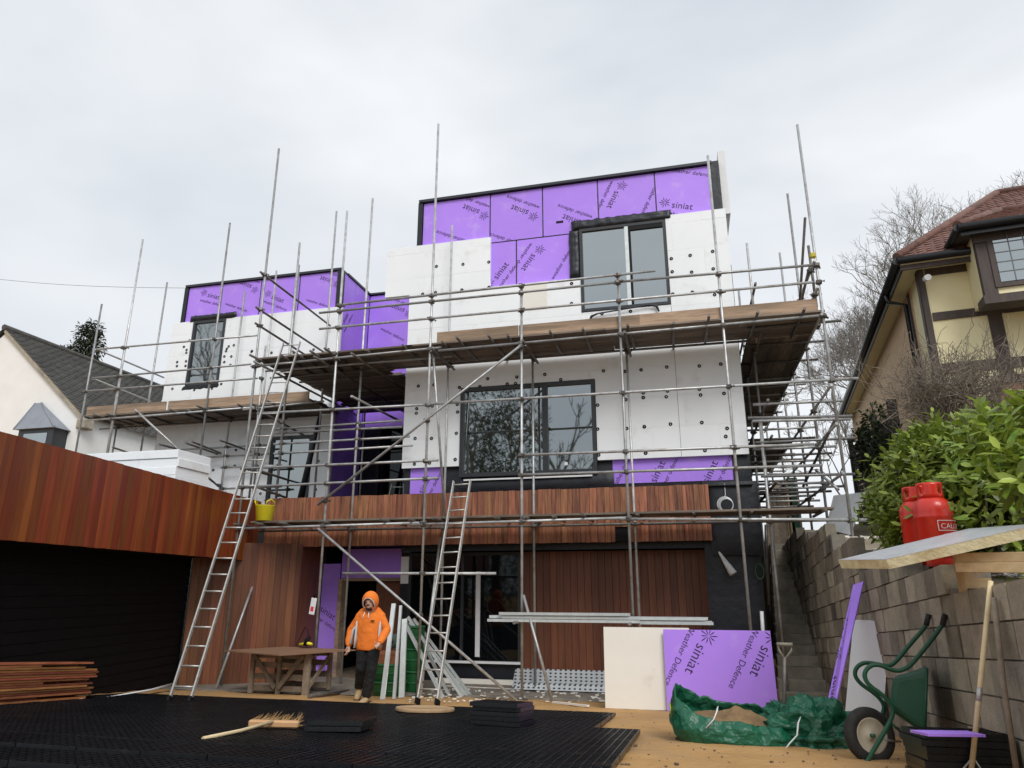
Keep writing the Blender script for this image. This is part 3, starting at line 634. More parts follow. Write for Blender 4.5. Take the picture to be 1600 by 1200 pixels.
for a, b in (((152, 546), (256, 590)), ((146, 592), (235, 627))):
    p = FY(*a, YLO - .05); L_.t('guard_rail', p, FZ(*b, p.z))
L_.led((136, 657), (402, 636), YLO - .05); L_.led((380, 640), (506, 627), YLO - .055)
L_.t('ledger', V((FY(150, 690, YLI).x, YLI + .05, zLP)), (FY(500, 650, YLI).x, YLI + .05, zLP), 'steel_dark')
x0_, x1_ = FY(134, 640, YLO).x, FY(480, 610, YLO).x; x = x0_ + .2
while x < x1_ + .3:
    L_.t('transom', (x, YLO - L_.rd.uniform(.15, .4), zLP + .05), (x, YLI + L_.rd.uniform(.1, .25), zLP + .05), 'steel_dark'); x += L_.rd.choice((.5, .8, 1.0, .35))
L_.planks_x(x0_, x1_ + .2, YLO + .02, 5, zLP + .078)
for a, b in ((134, 259), (260, 481)):
    box('toe_board', (FY(a, 640, YLO).x, YLO + .03, zLP + .12), (FY(b, 620, YLO).x, YLO + .068, zLP + .345), M['toe'], L_.o, b=.004)
for a, b in (((280, 703), (420, 695)), ((318, 715), (420, 709)), ((345, 731), (440, 727)), ((345, 764), (440, 760))): L_.led(a, b, YLI + .05)
for a, b in (((249, 694), (285, 704)), ((290, 692), (347, 712)), ((300, 690), (357, 713)), ((344, 688), (395, 707)), ((176, 699), (200, 707)), ((326, 747), (350, 767)), ((380, 731), (420, 742))):
    p = FY(*a, YLO - .2); L_.t('transom', p, FZ(*b, p.z), 'steel_dark')
L_.led((211, 640), (282, 705), YLO - .1, 'brace'); L_.couplers()
# ---- right side scaffold
T_ = Scaf('scaffold', 'tube scaffold running back along the right flank of the house above the steps', (2, 15, 2.4))
XA, XB = 1.52, 2.53; YS = (13.7, 15.4, 17.2, 19.0, 21.0)
for i, y in enumerate(YS):
    T_.t('standard', (XB + T_.rd.uniform(-.04, .04), y, 2.5), (XB + T_.rd.uniform(-.1, .05), y, (9.6, 9.1, 8.6, 8.9, 8.4)[i])); T_.t('standard', (XA, y, 0.5 * i), (XA + .02, y, (zP + .1, 8.3, 8.5, zP, zP)[i]))
for z in (zP, zP + .5, zP + 1.0, 4.95, 4.3, 3.5):
    T_.t('ledger', (XB - .05, YO - .1, z), (XB - .05, 21.5, z + .02)); T_.t('ledger', (XA + .05, 12.6, z), (XA + .05, 21.5, z + .02), 'steel_dark')
for z, dy in ((zP + .05, .0), (4.9, .3), (4.25, .5), (3.6, .2)):
    y = 12.4 + dy
    while y < 21:
        T_.t('transom', (XA - .2, y, z), (XB + T_.rd.uniform(.1, .45), y, z + T_.rd.uniform(-.02, .02)), 'steel' if T_.rd.random() < .6 else 'steel_dark'); y += T_.rd.choice((.7, 1.0, 1.2))
T_.planks_y(13.12, 21, XA - .15, 5, zP + .08); T_.planks_y(16.6, 21, XA + .1, 4, 4.98)
for (a, b) in (((1169, 653), (1332, 650)), ((1176, 658), (1330, 655))): T_.led(a, b, 12.25)
T_.t('brace', FY(1258, 340, 12.1), (XB - .1, 14.4, zP + .1), 'steel_dark'); T_.t('brace', FY(1264, 420, 12.15), (XB - .3, 13.6, zP + .1), 'steel_dark')
T_.t('standard', FY(1276, 480, 12.2), FY(1263, 384, 12.2), 'steel_dark'); T_.t('brace', FY(1305, 655, 12.2), FY(1255, 760, 13.9), 'steel_dark'); T_.t('brace', FY(1275, 735, 13.2), FY(1310, 765, 12.6))
T_.couplers()
for (x, y, z) in ((FY(1269, 402, YO).x, YO - .06, FY(1269, 402, YO).z),): obj('tube_cap', MB().box((x - .05, y - .05, z - .05), (x + .05, y + .03, z + .05), b=.02), mat('cap_yellow', (.5, .42, .05), rough=.5), S.o, label='small yellow protective cap on a tube joint')
# ================================================================ RETAINING WALL, STEPS, BANK
M['block'] = mat('block', (.25, .215, .16), (.38, .335, .255), .9, scale=6, bump=.4, bscale=45, detail=8, dirt=(.115, .11, .10), dirt_scale=1.1, dirt_lo=.52, dirt_hi=.72, rnd=.45, hue=.012)
M['mortar'] = mat('mortar', (.16, .145, .12), (.23, .21, .18), .95, scale=9, bump=.4)
M['concrete'] = mat('concrete', (.30, .265, .205), (.44, .395, .315), .9, scale=5, bump=.35, bscale=30, detail=8, dirt=(.18, .165, .14), dirt_scale=2, dirt_lo=.5, dirt_hi=.7)
def wx(y): return 1.76 + .021 * y
def wtop(y): return 1.78 if y < 7.2 else 1.98 if y < 9.3 else 2.22 if y < 10.9 else 2.52 if y < 13.2 else 2.72
RW = thing('retaining_wall', 'retaining wall of rough grey-brown concrete blocks beside the steps', 'wall', (1.9, 9, 0))
rd = random.Random(11)
mb = MB()
ys_ = [3.0, 7.2, 7.2, 9.3, 9.3, 10.9, 10.9, 13.2, 13.2, 19.5]
for a, b in zip(ys_[::2], ys_[1::2]):
    t_ = wtop((a + b) / 2) - .03
    mb.hexa([(wx(a) + .02, a, -.3), (wx(b) + .02, b, -.3), (wx(b) + .2, b, -.3), (wx(a) + .2, a, -.3), (wx(a) + .02, a, t_), (wx(b) + .02, b, t_), (wx(b) + .2, b, t_), (wx(a) + .2, a, t_)])
obj('mortar', mb, 'mortar', RW)
sl_ = -.075; k = 0
for k in range(0, 16):
    y = 3.0 + (.16 if k % 2 else 0)
    while y < 19.4:
        ln = rd.choice((.31, .31, .33, .44, .22)); ym = y + ln / 2; zc = .02 + k * .225 - .55 + sl_ * (ym - 12)
        if zc > -.1 + gh(ym) - .25 and zc + .1 < wtop(ym) + .03:
            d_ = rd.uniform(-.012, .012); a, b = y + .006, y + ln - .006; z0 = lambda q: .02 + k * .225 - .55 + sl_ * (q - 12)
            obj('block', MB().hexa([(wx(a) - d_, a, z0(a)), (wx(b) - d_, b, z0(b)), (wx(b) + .15, b, z0(b)), (wx(a) + .15, a, z0(a)), (wx(a) - d_, a, z0(a) + .213), (wx(b) - d_, b, z0(b) + .213), (wx(b) + .15, b, z0(b) + .213), (wx(a) + .15, a, z0(a) + .213)]), 'block', RW)
        y += ln
ST = thing('steps', 'steep flight of concrete steps climbing between house and block wall', 'stairs', (1.6, 13, 0))
for i in range(17):
    y = 12.75 + .27 * i; xl = 1.28 + .035 * i; z = .16 * (i + 1)
    box('step', (xl, y + rd.uniform(-.01, .01), -.1 if i == 0 else z - .34), (wx(y) + .01, y + .34, z), M['concrete'], ST, b=.012)
box('landing', (1.7, 17.35, 2.4), (2.35, 19, 2.74), M['concrete'], ST)
# small debris on the steps
# bank behind the wall
def bz(x, y): return wtop(y) - .07 + max(0, x - 2.6) * .16 + max(0, y - 13) * .06 + .05 * mnoise.noise((x * .9, y * .9, 2)) + .025 * mnoise.noise((x * 4, y * 4, 2))
mb = MB(); bx_ = [0, .25, .5, .8, 1.2, 1.7, 2.3, 3, 4, 5.5, 8, 12, 20, 40, 90]; by_ = [-20, -5, 0, 2] + [3 + .35 * i for i in range(50)] + [22, 26, 32, 40, 60, 100]
for y in by_:
    for b in bx_:
        x = wx(min(y, 20)) + .17 + b; mb.v.append((x, y, bz(min(x, 12), max(min(y, 24), 3)) if b else wtop(max(y, 3)) - .05))
n_ = len(bx_); mb.f = [(j * n_ + i, j * n_ + i + 1, (j + 1) * n_ + i + 1, (j + 1) * n_ + i) for j in range(len(by_) - 1) for i in range(n_ - 1)]; mb.sm = [True] * len(mb.f)
obj('bank', mb, 'soil', kind='structure')
box('back_terrace', (-30, 22, -.3), (2.3, 23, 2.7), M['verge'], kind='structure')

# ================================================================ VEGETATION HELPERS
M['bark'] = mat('bark', (.075, .062, .05), (.15, .13, .11), .9, scale=8, stretch=(1, 1, .3), bump=.3)
M['bark_pale'] = mat('bark_pale', (.17, .15, .13), (.27, .245, .22), .9, scale=8, stretch=(1, 1, .3), bump=.3)
M['twig'] = mat('twig', (.16, .13, .10), (.28, .235, .185), .9, scale=8)
def leafmat(name, c1, c2, rough=.35):
    m = mat(name, c1, c2, rough, scale=2.6, rnd=.3, hue=.02); b = m.node_tree.nodes['Principled BSDF']
    t = m.node_tree; gi = N(t, 'ShaderNodeNewGeometry'); hs = N(t, 'ShaderNodeHueSaturation'); mr = N(t, 'ShaderNodeMapRange'); mr.inputs[3].default_value = .55; mr.inputs[4].default_value = 1.5
    src = b.inputs['Base Color'].links[0].from_socket
    t.links.new(gi.outputs['Random Per Island'], mr.inputs[0]); t.links.new(mr.outputs[0], hs.inputs['Value']); t.links.new(src, hs.inputs['Color']); t.links.new(hs.outputs[0], b.inputs['Base Color'])
    o = t.nodes['Material Output']; tl = N(t, 'ShaderNodeBsdfTranslucent'); mx = N(t, 'ShaderNodeMixShader'); mx.inputs[0].default_value = .3
    t.links.new(hs.outputs[0], tl.inputs[0]); t.links.new(b.outputs[0], mx.inputs[1]); t.links.new(tl.outputs[0], mx.inputs[2]); t.links.new(mx.outputs[0], o.inputs[0])
    return m
M['laurel'] = leafmat('laurel', (.15, .26, .025), (.31, .42, .065), .35)
M['ivy'] = leafmat('ivy', (.018, .03, .010), (.045, .06, .02), .45)
M['conifer'] = leafmat('conifer', (.02, .03, .012), (.05, .06, .025), .6)
def branch_tree(mb, p, d, L, r, depth, rd, spread=.55, up=.12, nseg=3, kids=(2, 3), shrink=.72, minr=.004, sides=5):
    pts = [p]; rs = [r]; q = p; dd = d.normalized()
    for i in range(nseg):
        dd = (dd + V((rd.gauss(0, .13), rd.gauss(0, .13), rd.gauss(0, .1) + up * .3))).normalized(); q = q + dd * (L / nseg); pts.append(q); rs.append(max(minr, r * (1 - .4 * (i + 1) / nseg)))
    mb.path(pts, rs, sides if r > .03 else 4 if r > .012 else 3, caps=False)
    if depth <= 0: return
    for k in range(rd.randint(*kids)):
        t = rd.choice((1, 1, .66)) if k else 1; o = pts[-1] if t == 1 else pts[-2]
        a = rd.uniform(0, 6.283); s_ = spread * rd.uniform(.6, 1.25); e1 = dd.orthogonal().normalized(); e2 = dd.cross(e1)
        nd = (dd + (e1 * math.cos(a) + e2 * math.sin(a)) * s_ + V((0, 0, up))).normalized()
        branch_tree(mb, o, nd, L * shrink * rd.uniform(.75, 1.15), max(minr, r * (.62 if k else .72)), depth - 1, rd, spread, up, max(2, nseg - 1) if depth < 3 else nseg, kids, shrink, minr, sides)
def bare_tree(name, label, base, H, seed, depth=7, r=.16, group=None, lean=(0, 0), minr=.008, kids=(2, 3), spread=.55, bark='bark'):
    rd = random.Random(seed); T = thing(name, label, 'tree', base, group)
    b = V(base); mb = MB(); top = b + V((lean[0], lean[1], H * .28)); mid = (b + top) / 2 + V((rd.uniform(-.15, .15), 0, 0))
    mb.path([b - V((0, 0, .3)), b + V((0, 0, .1)), mid, top], [r * 1.5, r * 1.2, r, r * .9], 9, caps=False); obj('trunk', mb, bark, T)
    mb = MB()
    for k in range(3 + rd.randint(0, 1)):
        a = k * 2.1 + rd.uniform(-.4, .4); d = V((math.cos(a) * .55, math.sin(a) * .55, 1))
        branch_tree(mb, top - V((0, 0, .1)), d, H * .2, r * .5, depth - 1, rd, spread=spread, minr=minr, kids=kids)
    obj('crown', mb, bark, T, kind='stuff'); return T
LEAF_V = [(0, 0, 0), (.30, .17, .03), (.30, -.17, .03), (.30, 0, 0), (.7, .16, .0), (.7, -.16, .0), (.7, 0, -.035), (1, 0, -.09)]
LEAF_F = [(0, 3, 1), (0, 2, 3), (3, 6, 4, 1), (2, 5, 6, 3), (6, 7, 4), (5, 7, 6)]
def leaf_mtx(p, d, up, s):
    x = d.normalized(); z = (up - x * up.dot(x)); z = z.normalized() if z.length > 1e-4 else x.orthogonal().normalized(); y = z.cross(x)
    return frame_mtx(p, x * s, y * s, z * s)

# ---- laurel hedge on the bank
def laurel(label, lumps, n, seed, lo=.05, hi=.15, pick=300, group=None):
    rd = random.Random(seed); c0 = V(lumps[0][0]); T = thing('laurel_hedge', label, 'hedge', (c0.x, c0.y, bz(c0.x, c0.y)), group)
    mb = MB()
    for (c, rr) in lumps:
        c = V(c)
        for k in range(9):
            d = V((rd.gauss(0, .6), rd.gauss(0, .6), rd.uniform(.3, 1))).normalized(); e = c + V((d.x * rr[0], d.y * rr[1], d.z * rr[2])) * .85; b0 = V((c.x + rd.uniform(-.2, .2), c.y + rd.uniform(-.2, .2), bz(c.x, c.y) - .05))
            mb.path([b0, (b0 + e) / 2 + V((rd.uniform(-.1, .1), rd.uniform(-.1, .1), 0)), e], [.02, .012, .005], 5, caps=False)
    obj('stem', mb, 'bark', T, kind='stuff')
    tot = sum(r[0] * r[1] + r[0] * r[2] + r[1] * r[2] for _, r in lumps); L = []
    for (c, rr) in lumps:
        c = V(c); m_ = int(n * (rr[0] * rr[1] + rr[0] * rr[2] + rr[1] * rr[2]) / tot / 6)
        for k in range(m_):                                 # shoots: a whorl of leaves at each
            d = V((rd.gauss(0, 1), rd.gauss(0, 1), rd.gauss(.25, 1))).normalized(); f = rd.uniform(.55, 1.12) + .34 * mnoise.noise((d.x * 3 + c.x, d.y * 3, d.z * 3))
            p = c + V((d.x * rr[0] * f, d.y * rr[1] * f, d.z * rr[2] * f)); ax = (d + V((0, 0, .9)) + V((rd.gauss(0, .3), rd.gauss(0, .3), 0))).normalized()
            e1 = ax.orthogonal().normalized(); e2 = ax.cross(e1); a0 = rd.uniform(0, 6.28)
            for j in range(6):
                a = a0 + j * 2.4; t = .25 + .13 * j if j < 5 else 1.5; ld = (e1 * math.cos(a) + e2 * math.sin(a)) * 1. + ax * (t * .9)
                L.append((leaf_mtx(p + ax * (.02 * j), ld, ax, rd.uniform(lo, hi) * (1.0 if j < 4 else .8)), p))
    # leaves nearest the photographer that face the drive are parts, the rest one mass
    L.sort(key=lambda q: (q[1] - CAM).length); me1 = None; rest = MB(); step = 0
    near = set(range(0, min(len(L), pick * 3), 3))
    me = MB().add(LEAF_V, LEAF_F, True).mesh('leaf', 'laurel')
    for i, (m_, p) in enumerate(L):
        if i in near:
            o = bpy.data.objects.new('leaf', me); col.objects.link(o); o.parent = T; o.matrix_parent_inverse = Matrix.Translation(-V(T.location)); o.matrix_local = m_; 
            o.matrix_basis = m_
        else: rest.add([m_ @ V(v) for v in LEAF_V], LEAF_F, True)
    obj('foliage', rest, 'laurel', T, kind='stuff'); return T
P = lambda x, y, Y: FY(x, y, Y)
laurel('large glossy green laurel hedge on the bank behind the red gas bottles', [(P(1490, 762, 8.0), (.72, .7, .58)), (P(1435, 765, 8.6), (.42, .5, .40)), (P(1555, 785, 7.4), (.66, .6, .62)), (P(1405, 815, 8.2), (.28, .35, .24)), (P(1450, 835, 7.7), (.36, .35, .3)), (P(1515, 712, 8.4), (.5, .5, .34)), (P(1585, 720, 8.2), (.5, .5, .42)), (P(1620, 760, 7.6), (.6, .6, .6)), (P(1400, 792, 8.4), (.18, .25, .2))], 15500, 5)
laurel('bright green laurel branch reaching in from the right edge of the picture', [(P(1615, 680, 5.9), (.34, .35, .22)), (P(1630, 745, 5.6), (.3, .3, .2))], 900, 6, .12, .18, pick=120)

# ================================================================ TUDOR NEIGHBOUR
M['tudor_beam'] = mat('tudor_beam', (.055, .04, .036), (.085, .065, .058), .7, scale=5, stretch=(2, 2, .4), bump=.2)
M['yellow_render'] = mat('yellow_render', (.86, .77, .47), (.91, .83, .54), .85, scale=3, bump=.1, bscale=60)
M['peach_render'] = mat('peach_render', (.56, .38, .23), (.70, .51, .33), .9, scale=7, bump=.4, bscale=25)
M['tile_red'] = mat('tile_red', (.15, .075, .058), (.26, .14, .11), .8, scale=7, rnd=.2, bump=.3, dirt=(.10, .05, .045), dirt_scale=2.5)
M['tile_hung'] = mat('tile_hung', (.22, .075, .035), (.32, .13, .06), .8, scale=5, bump=.3)
M['gutter'] = mat('gutter', (.012, .012, .014), rough=.35)
ta = R(6.2); O_ = V((4.78, 14, 0)); tx, ty = V((math.cos(ta), -math.sin(ta), 0)), V((math.sin(ta), math.cos(ta), 0))
def TW(x, y, z): return O_ + tx * x + ty * y + V((0, 0, z))
def TL(px, py, d=0.):
    p = FP(px, py, O_ - ty * d, ty); q = p - O_; return q.dot(tx), p.z
def tbox(name, lo, hi, m, par, b=0.):
    mtx = frame_mtx(O_, tx, ty, (0, 0, 1)); return obj(name, MB().box(lo, hi, mtx, b), m, par)
TD = thing('house', 'half-timbered house with yellow render and red tiled roof above the hedge', 'house', (5, 14, 2.5))
zt_ = TL(1415, 402, .4)[1]; W_ = 8.0; D_ = 13.0
tbox('wall', (0, 0, 1.5), (W_, D_, zt_ - .12), M['yellow_render'], TD)
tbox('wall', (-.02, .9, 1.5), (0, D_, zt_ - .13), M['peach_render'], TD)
for (a, b, c, d) in ((1430, 1452, 408, 700), (1540, 1562, 470, 700)):      # posts
    x0, _ = TL(a, 480); x1, _ = TL(b, 480); tbox('post', (x0 if a > 1500 else -.03, -.035, 2), (x1, .05, zt_ - .14), M['tudor_beam'], TD)
for (y_, h_) in ((419, .2), (492, .16), (575, .2)):
    _, z = TL(1490, y_); tbox('beam', (.1, -.03, z - h_ / 2), (W_, .04, z + h_ / 2), M['tudor_beam'], TD)
tbox('post', (-.045, .0, 2), (-.021, .16, zt_ - .15), M['tudor_beam'], TD); tbox('post', (-.045, 1.0, 3.6), (-.021, 1.16, zt_ - .2), M['tudor_beam'], TD)
tbox('tile_hanging', (.9, -.12, TL(1560, 612)[1] - .5), (W_, -.036, TL(1560, 602)[1]), M['tile_hung'], TD)
tbox('beam', (.9, -.16, TL(1560, 602)[1] + .002), (W_, -.036, TL(1560, 590)[1]), M['tudor_beam'], TD)
# roof: hipped main roof
rx0, ry0, ov = -.42, -.42, .42
ridge_x, ridge_z = 2.35, TL(1572, 284, -1.9)[1]
def roof_face(name, A, B, C_, D, par, rows, m='tile_red', seed=0, tile=.17):
    """tiled slope: A-B eave, D-C top edge; rows of tiles with real lips"""
    A, B, C_, D = map(V, (A, B, C_, D)); nrm = (B - A).cross(D - A).normalized(); rd = random.Random(seed)
    if nrm.z < 0: nrm = -nrm
    mb = MB(); mb.add([A, B, C_, D], [(0, 1, 2, 3)])
    for r_ in range(rows):
        t0, t1 = r_ / rows, (r_ + 1) / rows; a0, b0, a1, b1 = A.lerp(D, t0), B.lerp(C_, t0), A.lerp(D, t1), B.lerp(C_, t1)
        n = max(1, int((b0 - a0).length / tile))
        for i in range(n):
            u0, u1 = i / n, (i + 1) / n - .008; h = .022 + rd.uniform(-.005, .006)
            if r_ % 2: u0, u1 = min(1, u0 + .5 / n), min(1, u1 + .5 / n)
            p, q = a0.lerp(b0, u0) + nrm * h, a0.lerp(b0, u1) + nrm * h; s_, t_ = a1.lerp(b1, u0) + nrm * .004, a1.lerp(b1, u1) + nrm * .004
            mb.add([p, q, t_, s_, a0.lerp(b0, u0), a0.lerp(b0, u1)], [(0, 1, 2, 3), (4, 5, 1, 0)])
    return obj(name, mb, m, par, kind='stuff')
E0, E1 = TW(rx0, ry0, zt_), TW(W_ + .4, ry0, zt_); E2, E3 = TW(W_ + .4, D_ + .4, zt_), TW(rx0, D_ + .4, zt_)
rz = ridge_z; hipd = 2.4
A1, A2 = TW(ridge_x, hipd, rz), TW(W_ - ridge_x + .2, hipd, rz); A3 = TW(ridge_x, D_ - hipd, rz)
roof_face('roof_tiles', E0, E1, A2, A1, TD, 26, seed=1); roof_face('roof_tiles', E3, E0, A1, A3, TD, 26, seed=2)
tbox('soffit', (rx0 + .05, ry0 + .05, zt_ - .14), (W_ + .35, D_ + .3, zt_ - .1), M['yellow_render'], TD)
for p, q in ((E0, A1), (A1, A2), (A1, A3)): obj('ridge_tiles', MB().tube(p + V((0, 0, .02)), q + V((0, 0, .02)), .085, n=8), 'tile_red', TD)
g0 = V((0, 0, -.06))
obj('gutter', MB().tube(E0 + g0, E1 + g0, .075, n=8), 'gutter', TD); obj('gutter', MB().tube(E0 + g0, E3 + g0, .085, n=8), 'gutter', TD)
tbox('fascia_board', (rx0 + .05, ry0 + .06, zt_ - .24), (W_, ry0 + .1, zt_ - .06), M['tudor_beam'], TD); tbox('fascia_board', (rx0 + .05, ry0 + .101, zt_ - .24), (rx0 + .09, D_, zt_ - .06), M['gutter'], TD)
dp = [TW(rx0, 1.15, zt_ - .1), TW(rx0 + .02, 1.15, zt_ - .3), TW(-.1, 1.1, zt_ - .42), TW(-.1, 1.1, 2.4)]; obj('downpipe', MB().path(dp, .045, 8), 'gutter', TD)
tbox('window', (-.06, 4.2, 5.35), (-.021, 5.0, 6.2), M['tudor_beam'], TD)
# jettied bay with its own hipped roof
bd = .75; bxl, _ = TL(1527, 400, bd); zbt = TL(1505, 350, bd + .3)[1]; zbb = TL(1560, 462, bd)[1]
tbox('bay_wall', (bxl, -bd, zbb), (W_, -.001, zbt - .1), M['yellow_render'], TD)
tbox('bay_post', (bxl - .01, -bd - .03, zbb), (bxl + .2, -bd + .1, zbt - .12), M['tudor_beam'], TD)
tbox('bay_beam', (bxl - .06, -bd - .1, zbb - .16), (W_, -bd + .3, zbb), M['tudor_beam'], TD); tbox('bay_beam', (bxl - .03, -bd - .06, zbt - .3), (W_, -bd + .02, zbt - .1), M['tudor_beam'], TD)
wx0, wz1 = TL(1547, 368, bd); _, wz0 = TL(1565, 442, bd); ww = .92
win = tbox('window', (wx0 - .09, -bd - .05, wz0 - .09), (wx0 + ww * 3, -bd + .02, wz1 + .09), M['tudor_beam'], TD); tag(win, 'leaded window of the jettied bay')
M['lead'] = mat('lead', (.12, .13, .14), rough=.5)
for q in range(2):
    xa_ = wx0 + q * (ww + .1)
    tbox('pane', (xa_, -bd - .058, wz0), (xa_ + ww, -bd - .051, wz1), M['glass'], win)
    for i in range(1, 4): tbox('lead_bar', (xa_ + ww * i / 4 - .008, -bd - .066, wz0), (xa_ + ww * i / 4 + .008, -bd - .059, wz1), M['lead'], win)
    for i in range(1, 5): tbox('lead_bar', (xa_, -bd - .067, wz0 + (wz1 - wz0) * i / 5 - .008), (xa_ + ww, -bd - .0595, wz0 + (wz1 - wz0) * i / 5 + .008), M['lead'], win)
be0, be1 = TW(bxl - .3, -bd - .3, zbt), TW(W_, -bd - .3, zbt); bz_ = TL(1565, 308, .1)[1]
ba0, ba1 = TW(bxl + .9, .5, bz_), TW(W_, .5, bz_)
roof_face('roof_tiles', be0, be1, ba1, ba0, TD, 12, seed=3); roof_face('roof_tiles', TW(bxl - .3, 1.6, zbt), be0, ba0, TW(bxl + .9, 1.7, bz_), TD, 12, seed=4)
obj('ridge_tiles', MB().tube(be0, ba0, .08, n=8), 'tile_red', TD); obj('ridge_tiles', MB().tube(ba0, ba1, .08, n=8), 'tile_red', TD)
obj('gutter', MB().tube(be0 + g0, be1 + g0, .075, n=8), 'gutter', TD); tbox('fascia_board', (bxl - .26, -bd - .26, zbt - .2), (W_, -bd - .2, zbt - .06), M['gutter'], TD); tbox('soffit', (bxl - .25, -bd - .199, zbt - .1), (W_, .2, zbt - .07), M['tudor_beam'], TD)
obj('gutter', MB().tube(be0 + g0, TW(bxl - .3, .6, zbt - .06), .07, n=8), 'gutter', TD)
cp = TW(.05, -.2, zt_ - .42); obj('camera_housing', MB().path([cp, cp + V((-.02, -.2, -.05))], .06, 10), 'white', TD, label='small white security camera under the eaves')

# ---- bare shrub and ivy in front of it, woven fence
rd = random.Random(21); base = FY(1505, 650, 11.6); gb = V((base.x, 11.6, bz(base.x, 11.6)))
SH = thing('bare_shrub', 'leafless tangled shrub in front of the half-timbered house', 'shrub', gb)
mb = MB()
for k in range(15):
    a = rd.uniform(0, 6.28); d = V((math.cos(a) * .4, math.sin(a) * .3, 1)); branch_tree(mb, gb + V((rd.uniform(-.35, .6), rd.uniform(-.3, .3), .5)), d, rd.uniform(.55, .85), .022, 4, rd, spread=.8, up=.16, minr=.003, shrink=.78, kids=(2, 3))
obj('branches', mb, 'twig', SH, kind='stuff')
mb = MB()
tc_ = FY(1488, 616, 11.6)
for k in range(1000):
    c = tc_ + V((rd.gauss(0, .36), rd.gauss(0, .22), rd.gauss(0, .24))); p = c; pts = [p]; d = V((rd.gauss(0, 1), rd.gauss(0, .5), rd.gauss(.2, .8))).normalized()
    for j in range(4): d = (d + V((rd.gauss(0, .5), rd.gauss(0, .4), rd.gauss(0, .5)))).normalized(); p = p + d * .14; pts.append(p)
    mb.path(pts, .0045, 3, caps=False)
obj('tangle', mb, 'twig', SH, kind='stuff')
def leaf_cloud(name, lumps, n, m, par, seed, s=(.05, .09), droop=0.):
    rd = random.Random(seed); mb = MB(); tot = sum(r[0] * r[1] + r[1] * r[2] + r[0] * r[2] for _, r in lumps)
    for c, rr in lumps:
        c = V(c)
        for k in range(int(n * (rr[0] * rr[1] + rr[1] * rr[2] + rr[0] * rr[2]) / tot)):
            d = V((rd.gauss(0, 1), rd.gauss(0, 1), rd.gauss(0, 1))).normalized(); f = rd.uniform(.4, 1.05) + .2 * mnoise.noise((d.x * 4 + c.x, d.y * 4, d.z * 4))
            p = c + V((d.x * rr[0], d.y * rr[1], d.z * rr[2])) * f
            mt = leaf_mtx(p, d + V((rd.gauss(0, .6), rd.gauss(0, .6), rd.gauss(.1, .6) - droop)), V((rd.gauss(0, .5), rd.gauss(0, .5), 1)), rd.uniform(*s))
            mb.add([mt @ V(LEAF_V[i]) for i in (0, 1, 4, 7, 5, 2)], [(0, 5, 4, 3, 2, 1)])
    return obj(name, mb, m, par, kind='stuff')
iv = thing('ivy', 'dark ivy clump climbing beside the woven fence', 'ivy', FY(1370, 700, 13.4))
leaf_cloud('foliage', [(FY(1372, 662, 13.5), (.26, .3, .38)), (FY(1352, 705, 14.0), (.2, .3, .5)), (FY(1400, 705, 12.8), (.35, .3, .35))], 1500, 'ivy', iv, 4, (.07, .13))
FE = thing('woven_fence', 'dark woven timber fence panel running up the slope behind the bank', 'fence', (3.6, 14, 2.7))
M['fencewood'] = mat('fencewood', (.03, .025, .02), (.07, .06, .05), .9, scale=7, stretch=(1, .4, 3), bump=.3, rnd=.3)
fa, fb = FY(1402, 700, 12.3), V((FY(1330, 700, 17.5).x, 17.5, 0)); fa.z = 0
for k in range(18):
    z = 2.5 + k * .115; mb = MB(); n_ = 12
    pts = []
    for i in range(n_ + 1):
        p = fa.lerp(fb, i / n_); pts.append(V((p.x + (.02 if (i + k) % 2 else -.02), p.y, z + i * .035)))
    for a, b in zip(pts, pts[1:]): mb.hexa([a + V((-.006, 0, -.05)), b + V((-.006, 0, -.05)), b + V((.006, 0, -.05)), a + V((.006, 0, -.05)), a + V((-.006, 0, .05)), b + V((-.006, 0, .05)), b + V((.006, 0, .05)), a + V((.006, 0, .05))])
    obj('slat', mb, 'fencewood', FE)
for i in range(4):
    p = fa.lerp(fb, i / 3); obj('post', MB().box((p.x - .05, p.y - .05, 2.3), (p.x + .05, p.y + .05, 4.75 + i * .14)), 'fencewood', FE)
# ---- trees beyond
for i, (px, Y, H, sd_, r_) in enumerate(((1345, 30, 11.2, 3, .15), (1440, 34, 15.6, 8, .17), (1530, 33, 18.6, 12, .18), (1312, 28, 6.2, 15, .08), (1385, 40, 15.5, 17, .15))):
    x = FY(px, 700, Y).x
    bare_tree('bare_tree', ['leafless tree right behind the side scaffold and the eaves gutter', 'leafless tree rising over the middle of the red tiled hip', 'tall leafless tree behind the roof peak at the right edge', 'small leafless tree low between scaffold tubes and fence', 'leafless tree farthest back behind the tiled hip'][i], (x, Y, 3.0), H, sd_, depth=8, r=r_, group='leafless trees beyond the houses', minr=.005, kids=(2, 3) if i in (0, 3) else (2, 4), spread=.66, bark='bark_pale')
# weeping evergreen behind the left roof
x = FY(135, 530, 27).x; ET = thing('weeping_tree', 'dark drooping evergreen tree peeping over the slate roof', 'tree', (x, 27, 0))
obj('trunk', MB().path([(x, 27, -.3), (x + .1, 27, 6), (x, 27, 12.6)], [.3, .2, .05], 8), 'bark', ET)
leaf_cloud('crown', [(FY(137, 525, 27), (.55, .6, .75)), (FY(130, 545, 27), (.7, .6, .6)), (FY(112, 550, 27), (.8, .6, .35)), (FY(146, 515, 27), (.45, .5, .5)), (FY(150, 545, 27), (.35, .4, .9)), (V((x, 27, 8)), (1.5, 1.5, 3))], 8000, 'conifer', ET, 9, (.12, .22), droop=.8)
